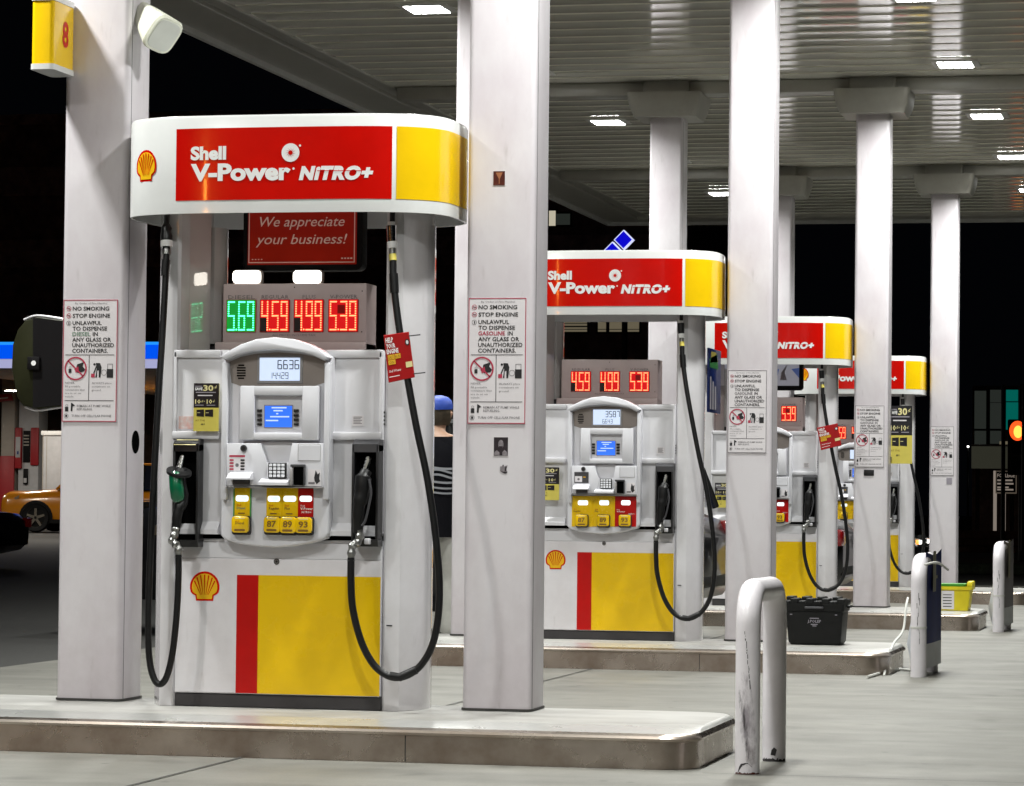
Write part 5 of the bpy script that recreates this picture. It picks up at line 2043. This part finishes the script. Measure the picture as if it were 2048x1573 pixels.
    for i, (za, zb) in enumerate(stripes):
        a0_, a1_ = (200, 335) if i not in (1, 2) else (262, 335)
        vs = []
        m_ = 16
        for k in range(m_ + 1):
            th = math.radians(a0_ + (a1_ - a0_) * k / m_)
            for z in (za, zb):
                a, c = ring_at(z)
                vs.append((px + (a * 1.02 + .004) * math.cos(th), py + .008 + (c * 1.02 + .004) * math.sin(th), Z0 + z + .012 * math.sin(k * .4)))
        b.add(vs, [(2 * k, 2 * k + 2, 2 * k + 3, 2 * k + 1) for k in range(m_)], "shirt_stripe")
    b.build("shirt", t, smooth=60)
    # hair: shell of the back of the head
    b = MB()
    vs = []
    hr = [(1.468, .070, .075), (1.50, .086, .094), (1.54, .090, .104), (1.58, .089, .106), (1.61, .085, .10)]
    for z, a, c in hr:
        for k in range(n):
            th = math.radians(165 + 210 * k / (n - 1))
            wv = 1 + .03 * math.sin(9 * th + z * 60)
            vs.append((px + a * math.cos(th) * wv, py + .03 + c * math.sin(th) * wv, Z0 + z))
    b.add(vs, [(j_ * n + k, j_ * n + k + 1, (j_ + 1) * n + k + 1, (j_ + 1) * n + k) for j_ in range(len(hr) - 1) for k in range(n - 1)], "hair_brown")
    b.build("hair", t, smooth=60)
    b = MB()
    vs = []
    hr = [(1.575, .094, .112), (1.60, .096, .113), (1.63, .088, .105), (1.652, .066, .082), (1.662, .03, .04)]
    for z, a, c in hr:
        for k in range(n):
            th = 2 * math.pi * k / n
            vs.append((px + a * math.cos(th), py + .03 + c * math.sin(th), Z0 + z + .012 * math.cos(th) * 0 - .02 * math.sin(th) * -.3))
    b.add(vs, [(j_ * n + k, j_ * n + (k + 1) % n, (j_ + 1) * n + (k + 1) % n, (j_ + 1) * n + k) for j_ in range(len(hr) - 1) for k in range(n)] + [tuple((len(hr) - 1) * n + k for k in range(n))], "cap_blue")
    pk = [(px + .075 * math.cos(a), py + .03 + .10 + .085 * math.sin(a), Z0 + 1.585) for a in [math.pi * i / 10 for i in range(11)]]
    b.face(pk, "cap_blue")
    b.build("cap", t, smooth=60)
    # face: nose, eyes, ears, mouth (turned away from the camera)
    b = MB()
    hx, hy = px, py + .03
    b.tube([(hx, hy + .088, Z0 + 1.56), (hx, hy + .110, Z0 + 1.535), (hx, hy + .098, Z0 + 1.52)], [.009, .014, .012], "skin", 10)
    for s_ in (1, -1):
        b.tube([(hx + s_ * .074, hy - .01, Z0 + 1.565), (hx + s_ * .088, hy - .015, Z0 + 1.55), (hx + s_ * .078, hy - .005, Z0 + 1.52)], [(.006, .012), (.007, .018), (.005, .01)], "skin", 10)
        b.tube([(hx + s_ * .03, hy + .083, Z0 + 1.56), (hx + s_ * .03, hy + .089, Z0 + 1.56)], [.012, .008], "label_paper", 12)
        b.tube([(hx + s_ * .03, hy + .088, Z0 + 1.56), (hx + s_ * .03, hy + .0915, Z0 + 1.56)], [.005, .004], "near_black", 10)
    b.tube([(hx - .022, hy + .083, Z0 + 1.497), (hx, hy + .090, Z0 + 1.495), (hx + .022, hy + .083, Z0 + 1.497)], [.003, .006, .003], "letter_red", 8)
    b.build("face", t)
    return t


make_person()


# ------------------------------------------------------------------ vehicles
def make_car(name, label, loc, yaw, L_, W_, H_, paint, suv, group=None, lights=False, tail_on=False):
    t = thing(name, loc, label, "car", group)
    t.rotation_euler = (0, 0, yaw)
    O = Vector(loc)
    hw = W_ / 2
    r = .355 if suv else .32
    gc = .22 if suv else .17
    belt = .62 * H_ if suv else .63 * H_
    hood = belt - .04
    # body: lofted sections from nose (-x) to tail (+x)
    if suv:
        st = [(-.5, .50, .84, .84), (-.488, .40, .97, .93), (-.455, .34, 1.04, .98), (-.36, .33, 1.04, 1.0), (-.22, .30, 1.10, 1.0), (0, .28, 1.10, 1.0), (.3, .30, 1.10, 1.0), (.44, .36, 1.08, .99), (.485, .42, 1.0, .96), (.5, .52, .86, .9)]
        gh = [(-.20, belt), (-.06, H_ - .06), (.02, H_), (.30, H_ - .02), (.43, H_ - .08), (.47, belt)]
    else:
        st = [(-.5, .42, .55, .78), (-.48, .30, .66, .88), (-.43, .24, .74, .96), (-.33, .22, .82, 1.0), (-.2, .20, .88, 1.0), (0, .19, .90, 1.0), (.25, .20, .92, 1.0), (.40, .24, .93, .98), (.47, .32, .90, .92), (.5, .44, .78, .82)]
        gh = [(-.20, belt), (-.04, H_ - .05), (.04, H_), (.18, H_ - .03), (.36, belt)]
    kb = (belt / 1.10) if suv else (belt / .92)
    b = MB()
    vs, fs = [], []
    m = 14
    for fx, zl, zt_, fw in st:
        x = fx * L_
        zt_ = zt_ * kb
        zl = zl * .8
        w_ = hw * fw
        prof_ = [(-.90, 0), (-.98, .18), (-1.0, .45), (-.985, .72), (-.93, .90), (-.80, .985), (-.4, 1.02)]
        prof_ += [(-a, c) for a, c in prof_[::-1]]
        for a, c in prof_:
            vs.append(O + Vector((x, a * w_, zl + (zt_ - zl) * c)))
    for i in range(len(st) - 1):
        for k in range(m):
            fs.append((i * m + k, i * m + (k + 1) % m, (i + 1) * m + (k + 1) % m, (i + 1) * m + k))
    fs.append(tuple(range(m))[::-1]); fs.append(tuple((len(st) - 1) * m + k for k in range(m)))
    b.add(vs, fs, paint)
    wx = (-.5 * L_ + .92, .5 * L_ - 1.0)
    for x in wx:
        for s_ in (1, -1):
            n = 24
            b.add([O + Vector((x + (r + .07) * math.cos(2 * math.pi * k / n), s_ * (hw + .004), max(gc, r + (r + .07) * math.sin(2 * math.pi * k / n)))) for k in range(n)], [tuple(range(n))], "car_dark_trim")
    for s_ in (1, -1):
        b.add([O + Vector((x, s_ * (hw + .003), z)) for x, z in ((wx[0] + r, gc), (wx[1] - r, gc), (wx[1] - r, gc + .1), (wx[0] + r, gc + .1))], [(0, 1, 2, 3)], "car_dark_trim")
        b.tube([O + Vector((-.12 * L_, s_ * (hw + .0), belt * .74)), O + Vector((.42 * L_, s_ * (hw + .0), belt * .78))], .008, "car_dark_trim", 6)
    b.build("body", t, smooth=50)
    # greenhouse: glass, roof and pillars
    b = MB()
    n = len(gh)
    inset = lambda z: hw * (.93 - .20 * (z - belt) / (H_ - belt))
    vs = [O + Vector((fx * L_, s_ * inset(z), z)) for s_ in (-1, 1) for fx, z in gh]
    b.add(vs, [tuple(range(n)), tuple(range(n, 2 * n))[::-1]] + [(k, k + 1, n + k + 1, n + k) for k in range(n - 1)], "car_glass")
    b.build("glass", t)
    b = MB()
    top = gh[1:-1]
    vs = [O + Vector((fx * L_, s_ * inset(z) * 1.0, z + .012)) for s_ in (-1, 1) for fx, z in top]
    k2 = len(top)
    b.add(vs, [(k, k + 1, k2 + k + 1, k2 + k) for k in range(k2 - 1)], paint)
    for s_ in (-1, 1):
        for i in range(n - 1):
            p0, p1 = gh[i], gh[i + 1]
            b.tube([O + Vector((p0[0] * L_, s_ * (inset(p0[1]) + .004), p0[1])), O + Vector((p1[0] * L_, s_ * (inset(p1[1]) + .004), p1[1]))], .030, paint, 8)
        for fx in ((.08, .26) if suv else (.09,)):
            b.tube([O + Vector((fx * L_, s_ * (inset(belt) + .004), belt)), O + Vector((fx * L_, s_ * (inset(H_) + .004), H_ - .02))], .03, "car_dark_trim", 8)
    b.build("roof", t)
    for s_ in (-1, 1):
        b = MB()
        x = -.16 * L_
        b.tube([O + Vector((x, s_ * (hw - .02), belt + .05)), O + Vector((x - .01, s_ * (hw + .12), belt + .07)), O + Vector((x, s_ * (hw + .20), belt + .07))], [(.04, .03), (.09, .06), (.07, .05)], paint, 10)
        b.build("wing_mirror", t)
    # lights, grille, plate
    x0 = -.5 * L_
    for s_ in (-1, 1):
        b = MB()
        za, zb = belt * .70, belt * .84
        pts = [(x0 + .03, .42 * hw, za), (x0 + .16, .86 * hw, za + .02), (x0 + .52, 1.005 * hw, zb + .02), (x0 + .50, 1.0 * hw, zb - .06), (x0 + .10, .80 * hw, za - .10), (x0 + .015, .45 * hw, za - .08)]
        b.add([O + Vector((p[0] - .012, s_ * (p[1] + .012), p[2])) for p in pts], [tuple(range(6))], "headlight")
        if lights:
            b.tube([O + Vector((x0 + .02, s_ * .68 * hw, za - .04)), O + Vector((x0 - .03, s_ * .68 * hw, za - .04))], [.03, .025], "headlight_on", 12)
            b.tube([O + Vector((x0 + .03, s_ * .86 * hw, za - .04)), O + Vector((x0 - .01, s_ * .86 * hw, za - .04))], [.03, .03], "turn_lamp", 12)
        b.build("headlight", t)
        b = MB()
        xt = .5 * L_
        b.box(O.x + xt - .12, O.x + xt + .008, O.y + s_ * hw * .80 - .14, O.y + s_ * hw * .80 + .14, O.z + belt * .72, O.z + belt * .90, "taillight_on" if tail_on else "taillight", r=.03)
        b.build("taillight", t)
    b = MB()
    b.box(O.x + x0 - .015, O.x + x0 + .06, O.y - .38 * hw, O.y + .38 * hw, O.z + belt * .52, O.z + belt * .76, "car_dark_trim", r=.03)
    for k in range(3):
        z = O.z + belt * (.56 + .07 * k)
        b.box(O.x + x0 - .022, O.x + x0 + .02, O.y - .36 * hw, O.y + .36 * hw, z, z + .018, "chrome", r=.005)
    b.build("grille", t)
    for xx, zz in ((x0 + .0, .38), (.5 * L_ - .05, .40)):
        b = MB()
        b.box(O.x + xx - .0, O.x + xx + .06, O.y - hw * .8, O.y + hw * .8, O.z + zz * belt, O.z + zz * belt + .10, "car_dark_trim", r=.03)
        b.build("bumper", t)
    for x in wx:
        for s_ in (1, -1):
            yo = s_ * (hw - .06)
            b = MB()
            prof_ = [(r - .12, -.10), (r - .03, -.11), (r, -.08), (r, .08), (r - .03, .11), (r - .12, .10)]
            n = 28
            vs = [O + Vector((x + q_[0] * math.cos(2 * math.pi * k / n), yo + q_[1], r + q_[0] * math.sin(2 * math.pi * k / n))) for q_ in prof_ for k in range(n)]
            b.add(vs, [(j_ * n + k, j_ * n + (k + 1) % n, (j_ + 1) * n + (k + 1) % n, (j_ + 1) * n + k) for j_ in range(len(prof_) - 1) for k in range(n)], "rubber")
            wh = b.build("wheel", t)
            b = MB()
            rr = r - .10
            yy = yo + s_ * .085
            vs, fs = [], []
            for k in range(n):
                a = 2 * math.pi * k / n
                for q_ in (rr, rr - .025):
                    vs.append(O + Vector((x + q_ * math.cos(a), yy, r + q_ * math.sin(a))))
            fs = [(2 * k, 2 * ((k + 1) % n), 2 * ((k + 1) % n) + 1, 2 * k + 1) for k in range(n)]
            b.add(vs, fs, "wheel_alloy")
            for k in range(5):
                a = 2 * math.pi * k / 5 + .3
                d = Vector((math.cos(a), 0, math.sin(a))); nn_ = Vector((-d.z, 0, d.x))
                c0 = O + Vector((x, yy + s_ * .004, r))
                b.add([c0 + d * .03 - nn_ * .035, c0 + d * .03 + nn_ * .035, c0 + d * rr + nn_ * .028, c0 + d * rr - nn_ * .028], [(0, 1, 2, 3)], "wheel_alloy")
            b.add([O + Vector((x + rr * math.cos(2 * math.pi * k / n), yy - s_ * .04, r + rr * math.sin(2 * math.pi * k / n))) for k in range(n)], [tuple(range(n))], "car_dark_trim")
            b.build("rim", wh)
    return t


def car_at(px_end, y, L_, end, z=0.0):
    """the end of a car (-1 nose, +1 tail) stands where the picture shows it"""
    x = P(px_end, 1010, y).x
    return (x - end * L_ / 2, y, z)


yS = 61.0
make_car("parked_car", "orange sport utility car with dark windows, in the street left of the nearest column", car_at(26, yS, 4.7, -1, rise(0, yS)), math.radians(6), 4.7, 1.88, 1.70, "car_orange", True)
make_car("parked_car", "black car cut by the left edge, in front of the orange car", car_at(22, 31, 4.5, 1, 0), 0, 4.5, 1.8, 1.30, "car_black", False)
make_car("parked_car", "black sport utility car standing behind the second dispenser's island, beyond the person", car_at(288, 10.9, 4.65, -1), 0, 4.65, 1.86, 1.66, "car_black", True)
make_car("parked_car", "black car with red tail lamp, glimpsed between the third dispenser and its right column", car_at(1704, 18.2, 4.5, 1), 0, 4.5, 1.8, 1.44, "car_black", False)
c5 = make_car("parked_car", "dark car far off with a lit lamp low behind the farthest dispenser", (P(1848, 1010, 28.5).x - 2.25, 28.5, 0), math.pi, 4.5, 1.8, 1.42, "car_black", False, lights=True)

# ------------------------------------------------------------------ the other station, left background
YO = 50.0
zo = rise(0, YO)
t = thing("station_canopy", (P(150, 1000, YO).x, YO, zo), "blue and white lit canopy of another station behind the left column", "canopy")
def pq(u, v, y=YO): return P(u, v, y)
b = MB()
a0, a1 = pq(-200, 675), pq(318, 692)
zt, zb = pq(318, 690).z, pq(318, 719).z
b.box(a0.x, a1.x, YO, YO + 22, zb, zt, "station_grey", r=.02)
b.box(a0.x, a1.x, YO - .04, YO - .004, zb + .01, zt, "blue_band", r=.01)
b.box(a1.x + .004, a1.x + .04, YO, YO + 3, zb + .01, zt, "blue_band", r=.01)
b.box(a0.x - .05, a1.x + .05, YO - .05, YO - .0, zt + .002, zt + .06, "blue_band_top")
b.build("fascia", t)
b = MB()
b.box(a0.x, a1.x, YO - .03, YO, pq(318, 737).z, zb, "white_band")
b.box(a0.x, a1.x, YO + .002, YO + 22, pq(318, 737).z, zb - .002, "station_white")
b.build("soffit_band", t)
b = MB()
for u in (-120, 330):
    p = pq(u, 1000, YO + 4)
    b.box(p.x - .2, p.x + .2, YO + 3.8, YO + 4.2, zo, zb, "far_grey")
b.build("post", t)
zl = pq(318, 737).z
for xx in (-10, -6, -2, 2):
    for yy in (4, 12):
        b = MB()
        p = pq(150, 1000)
        b.box(p.x + xx - .35, p.x + xx + .35, YO + yy - .35, YO + yy + .35, zl - .06, zl, "lamp_housing")
        b.face([(p.x + xx + a, YO + yy + c, zl - .065) for a, c in ((-.3, -.3), (.3, -.3), (.3, .3), (-.3, .3))], "far_lamp")
        b.build("lamp", t)


def other_pump(u0, u1, vtop, vbot, y, label, flagged):
    a, c = P(u0, vtop, y), P(u1, vbot, y)
    x0, x1, zt, zb = a.x, c.x, a.z, rise(0, y)
    t = thing("fuel_dispenser", ((x0 + x1) / 2, y, zb), label, "fuel pump", "red and white dispensers of the other station")
    w_ = x1 - x0
    b = MB()
    b.box(x0, x0 + w_ * .36, y, y + .7, zb, zt, "far_grey", r=.02)
    b.build("side_post", t)
    b = MB()
    b.box(x0 + w_ * .46, x1, y + .02, y + .7, zb, zb + (zt - zb) * .84, "far_white", r=.03)
    b.build("cabinet", t)
    b = MB()
    h = zt - zb
    b.box(x0 + w_ * .0, x0 + w_ * .38, y - .06, y + .02, zb, zb + h * .46, "station_red", r=.02)
    b.box(x0 + w_ * .40, x0 + w_ * .58, y - .1, y + .03, zb + h * .38, zb + h * .64, "station_red", r=.03)
    b.box(x0 + w_ * .80, x1 + .02, y - .05, y + .03, zb + h * .40, zb + h * .64, "station_red", r=.03)
    b.build("red_trim", t)
    b = MB()
    b.box(x0 + w_ * .43, x0 + w_ * .56, y - .115, y - .09, zb + h * .45, zb + h * .58, "far_white", r=.01)
    b.rect(x0 + w_ * .48, x0 + w_ * .52, zb + h * .47, zb + h * .49, y - .118, "blue_banner")
    b.build("display", t)
    b = MB()
    b.box(x0 + w_ * .60, x0 + w_ * .78, y - .02, y + .03, zb + h * .42, zb + h * .62, "near_black", r=.01)
    for k in range(4):
        b.rect(x0 + w_ * .61, x0 + w_ * .76, zb + h * (.585 - .02 * k), zb + h * (.593 - .02 * k), y - .024, "far_grey")
    b.build("keypad", t)
    b = MB()
    b.box(x0 + w_ * .62, x0 + w_ * .74, y - .05, y + .03, zb + h * .28, zb + h * .38, "near_black", r=.02)
    b.box(x0 + w_ * .64, x0 + w_ * .72, y - .06, y - .04, zb + h * .29, zb + h * .32, "far_white", r=.005)
    b.build("nozzle_boot", t)
    b = MB()
    for xa, xb in ((x0 - .12, x0 + w_ * .36), (x0 + w_ * .9, x1 + .30)):
        zf = zb + h * .80
        b.prism([(xa, zf), (xb, zf + .04), (xb - .06, zf + .22), (xa + .02, zf + .20)], y - .14, y - .10, 'y', "station_red")
        b.line((xa + .08, zf + .09), (xb - .14, zf + .12), .035, y - .142, "label_paper")
    b.build("price_flag", t)
    return t


other_pump(4, 75, 742, 1000, 66, "red and white fuel dispenser of the other station, behind the orange car", True)
b = MB()
p0, p1 = P(86, 862, 64), P(126, 1000, 64)
b.box(p0.x, p1.x, 64, 64.6, rise(0, 64), p0.z - .12, "far_white", r=.03)
b.box(p0.x - .04, p1.x + .04, 63.95, 64.65, p0.z - .12, p0.z, "station_white", r=.02)
b.rect(p0.x + .1, p0.x + .12, rise(0, 64), p0.z - .15, 63.995, "far_grey")
b.box(p0.x - .0, p0.x + .02, 63.99, 64.1, rise(0, 64), p0.z - .14, "far_grey")
tag(b.build("utility_cabinet", origin=(p0.x, 64, rise(0, 64))), "white cabinet with a lid behind the orange car's hood", "cabinet")

# ------------------------------------------------------------------ dark building behind
YB2 = 76.0
zb2 = rise(0, YB2)
t = thing("dark_building", (P(600, 1000, YB2).x, YB2, zb2), "dark brick building with few lit windows far behind the dispensers", "building")
b = MB()
x0, x1 = P(-260, 1000, YB2).x, P(1300, 1000, YB2).x
ztop = P(60, 250, YB2).z
b.box(x0, x1, YB2, YB2 + 16, zb2, ztop, "brick_dark")
b.build("wall", t)
for va, vb in ((335, 392), (480, 535)):
    b = MB()
    za, zc = P(60, va, YB2).z, P(60, vb, YB2).z
    b.box(x0, x1, YB2 - .08, YB2, zc, za, "brick_band")
    b.build("brick_band", t)
b = MB()
b.box(x0 - .1, x1 + .1, YB2 - .15, YB2 + 16.1, ztop, ztop + .3, "brick_band")
b.build("parapet", t)
for u0, u1, v0, v1, m in ((1128, 1174, 641, 652, 0), (1128, 1174, 655, 664, 0), (1196, 1212, 642, 664, 0), (1219, 1246, 640, 664, 0), (1251, 1278, 641, 664, 0),
                          (1098, 1111, 422, 452, 1), (1112, 1140, 428, 450, 2), (446, 456, 446, 459, 1), (462, 472, 446, 458, 1), (728, 764, 440, 455, 1), (880, 925, 440, 453, 1), (1252, 1292, 441, 448, 1)):
    b = MB()
    p0, p1 = P(u0, v0, YB2 - .05), P(u1, v1, YB2 - .05)
    b.box(p0.x - .05, p1.x + .05, YB2 - .04, YB2 + .02, p1.z - .05, p0.z + .05, "near_black")
    wn = b.build("window", t)
    b = MB()
    b.rect(p0.x, p1.x, p1.z, p0.z, YB2 - .05, ("window_lit_tan", "window_lit_pale", "window_dim")[m])
    if m == 0: b.rect(p0.x, p1.x, p1.z + .06, p1.z + .08, YB2 - .053, "near_black")
    b.build("pane", wn)
# illuminated diamond sign on a mast
t = thing("diamond_sign", (P(1236, 1000, 70).x, 70, rise(0, 70)), "illuminated sign of blue diamonds with white edges above the second dispenser", "sign")
for cu, cv in ((1247, 480), (1224.5, 503.5), (1247, 527)):
    b = MB()
    c = P(cu, cv, 70)
    s_ = 20.5 * (70 + 13.4) / F_PX * 1.0
    b.prism([(c.x, c.z - s_), (c.x + s_, c.z), (c.x, c.z + s_), (c.x - s_, c.z)], 70, 70.2, 'y', "diamond_edge")
    k = .86
    b.face([(c.x, 69.99, c.z - s_ * k), (c.x + s_ * k, 69.99, c.z), (c.x, 69.99, c.z + s_ * k), (c.x - s_ * k, 69.99, c.z)], "diamond_blue")
    b.build("diamond", t)
b = MB()
c = P(1247, 527, 70)
b.tube([(c.x, 70.25, rise(0, 70)), (c.x, 70.25, P(1247, 480, 70).z)], .08, "pole_black", 10)
b.build("mast", t)

# ------------------------------------------------------------------ right background
b = MB()
pts0 = [(P(1560, 1000, 37).x), P(2300, 1000, 37).x]
b.box(pts0[0], pts0[1], 36.2, 37.4, 0, .16 + rise(0, 37), "hedge_green", r=.04)
tag(b.build("verge"), kind="structure")
YT = 80.0
zt_ = rise(0, YT)
t = thing("office_building", (P(2040, 1000, YT).x, YT, zt_), "dark building with teal lit windows at the right edge", "building")
b = MB()
x0, x1 = P(1944, 1000, YT).x, P(2420, 1000, YT).x
b.box(x0, x1, YT, YT + 14, zt_, P(1944, 772, YT).z, "brick_dark")
b.build("wall", t)
for u0, u1, v0, v1, m in ((1949, 1972, 782, 858, "window_dim"), (1980, 2002, 780, 805, "window_dim"), (1980, 2002, 806, 858, "window_dim"), (2012, 2036, 780, 803, "window_teal"), (2012, 2036, 805, 860, "window_teal"),
                          (2041, 2070, 780, 803, "window_teal"), (2042, 2070, 805, 838, "window_teal_bright"), (2042, 2070, 840, 862, "window_teal"), (1949, 1972, 862, 900, "window_dim"), (1980, 2002, 862, 888, "window_dim")):
    b = MB()
    p0, p1 = P(u0, v0, YT - .1), P(u1, v1, YT - .1)
    b.box(p0.x - .03, p1.x + .03, YT - .06, YT + .02, p1.z - .03, p0.z + .03, "near_black")
    wn = b.build("window", t)
    b = MB()
    b.rect(p0.x, p1.x, p1.z, p0.z, YT - .07, m)
    b.build("pane", wn)
# traffic signal
YG = 48.0
zg = rise(0, YG)
p = P(2035, 862, YG)
t = thing("traffic_signal", (p.x + .3, YG, zg), "traffic signal showing red at the right edge", "traffic light")
b = MB()
b.tube([(p.x + .06, YG + .25, zg), (p.x + .06, YG + .25, p.z + .9)], .055, "pole_black", 12)
b.build("pole", t)
b = MB()
b.box(p.x - .19, p.x + .19, YG + .02, YG + .2, p.z - .85, p.z + .22, "pole_black", r=.03)
b.build("housing", t)
b = MB()
b.disc((p.x, YG + .015, p.z), .155, 'y', "signal_red", 24, .19)
b.disc((p.x + .01, YG + .01, p.z - .02), .085, 'y', "signal_core", 20, .12)
b.build("lamp", t)
b = MB()
for k in (-.33, -.62):
    b.disc((p.x, YG + .015, p.z + k), .13, 'y', "near_black", 20)
b.build("lamp", t)
# dark poles
for u, r_, lab in ((2006, .045, "thin dark pole crossing the lease board"), (2047, .05, "dark pole at the very right edge")):
    b = MB()
    p = P(u, 1000, 45)
    b.tube([(p.x, 45, rise(0, 45)), (p.x, 45, P(u, 770, 45).z)], [r_, r_ * .8], "pole_black", 10)
    b.tube([(p.x, 45, rise(0, 45)), (p.x, 45, rise(0, 45) + .2)], r_ * 2, "pole_black", 10)
    tag(b.build("pole", origin=(p.x, 45, 0)), lab, "pole")
# grey board with a small box on top
t = thing("billboard", (P(1990, 940, 66).x, 66, rise(0, 66)), "dim grey blank board with a small tan box above it, at right", "board")
b = MB()
p0, p1 = P(1943, 893, 66), P(2036, 938, 66)
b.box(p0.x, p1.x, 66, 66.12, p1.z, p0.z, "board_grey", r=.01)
b.build("board_panel", t)
b = MB()
b.box(p0.x, p1.x, 65.97, 66.14, p0.z, p0.z + .05, "far_grey")
b.build("top_rail", t)
b = MB()
q0, q1 = P(1999, 883, 66), P(2015, 892, 66)
b.box(q0.x, q1.x, 65.98, 66.12, p0.z + .05, q0.z, "window_lit_tan", r=.01)
b.build("box", t)
b = MB()
for x in (p0.x + .15, p1.x - .15):
    b.box(x - .05, x + .05, 66.02, 66.1, rise(0, 66), p1.z, "pole_black")
b.build("post", t)
# lease sign
t = thing("lease_sign", (P(2012, 990, 58).x, 58, rise(0, 58)), "board on two white posts reading for lease, at right", "sign")
p0, p1 = P(1991, 942, 58), P(2033, 988, 58)
b = MB()
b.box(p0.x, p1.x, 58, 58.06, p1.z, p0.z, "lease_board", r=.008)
w_, h_ = p1.x - p0.x, p0.z - p1.z
b.rect(p0.x + .02, p1.x - .02, p1.z + .06 * h_, p0.z - .04 * h_, 57.998, "lease_dark")
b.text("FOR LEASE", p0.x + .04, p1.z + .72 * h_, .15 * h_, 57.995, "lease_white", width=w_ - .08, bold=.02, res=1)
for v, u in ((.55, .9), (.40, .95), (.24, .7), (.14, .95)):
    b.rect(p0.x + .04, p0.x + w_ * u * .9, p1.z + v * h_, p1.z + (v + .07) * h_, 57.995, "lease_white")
b.build("sign_board", t)
for u0, u1 in ((1987, 1993), (2006, 2011)):
    b = MB()
    a = P(u0, 942, 58.1); c = P(u1, 1028, 58.1)
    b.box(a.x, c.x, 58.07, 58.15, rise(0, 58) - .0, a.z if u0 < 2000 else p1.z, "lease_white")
    b.build("post", t)
# low wall with dim bands beyond the verge
b = MB()
x0, x1 = P(1900, 1000, 52).x, P(2300, 1000, 52).x
b.box(x0, x1, 52, 52.4, rise(0, 52), P(1980, 1062, 52).z, "brick_band")
for k in range(3):
    b.box(x0, x1, 51.97, 52, P(1980, 1080 + 14 * k, 52).z, P(1980, 1077 + 14 * k, 52).z, "brick_dark")
tag(b.build("low_wall", origin=(x0, 52, 0)), "low dark brick wall far behind the farther bollard", "wall")
# small street lamps
for u, v, lab in ((1936, 894, "left one of two tiny distant white lamps beside the last column"), (1947, 895, "right one of two tiny distant white lamps beside the last column"), (1951, 962, "single tiny distant white lamp below the other two")):
    b = MB()
    p = P(u, v, 100)
    b.tube([(p.x, 100.1, .33), (p.x, 100.1, p.z)], .04, "pole_black", 8)
    b.box(p.x - .035, p.x + .035, 99.95, 100.12, p.z - .03, p.z + .04, "headlight_on", r=.02)
    tag(b.build("street_lamp", origin=(p.x, 100, .33)), lab, "street lamp", "tiny distant lamps")

# sodium street lamps behind the camera (they show as the orange glints in the red sign and the island steel)
for lx, ly, lab in ((-10.2, -20.4, "orange sodium street lamp on a dark pole, outside the photo"),):
    t = thing("street_lamp", (lx, ly, 0), lab, "street lamp")
    b = MB()
    b.tube([(lx, ly, -.006), (lx, ly, 4.6)], [.07, .05], "pole_black", 12)
    b.tube([(lx, ly, 4.55), (lx, ly + .15, 4.66), (lx, ly + .4, 4.68)], .035, "pole_black", 10)
    b.build("pole", t)
    b = MB()
    b.tube([(lx, ly + .28, 4.66), (lx, ly + .4, 4.66), (lx, ly + .7, 4.63)], [(.12, .05), (.31, .09), (.20, .06)], "lamp_housing", 16)
    hd = b.build("lamp_head", t)
    b = MB()
    b.tube([(lx, ly + .4, 4.60), (lx, ly + .48, 4.53), (lx, ly + .62, 4.56)], [(.26, .10), (.30, .16), (.16, .08)], "sodium_lens", 16)
    b.build("lens", hd)
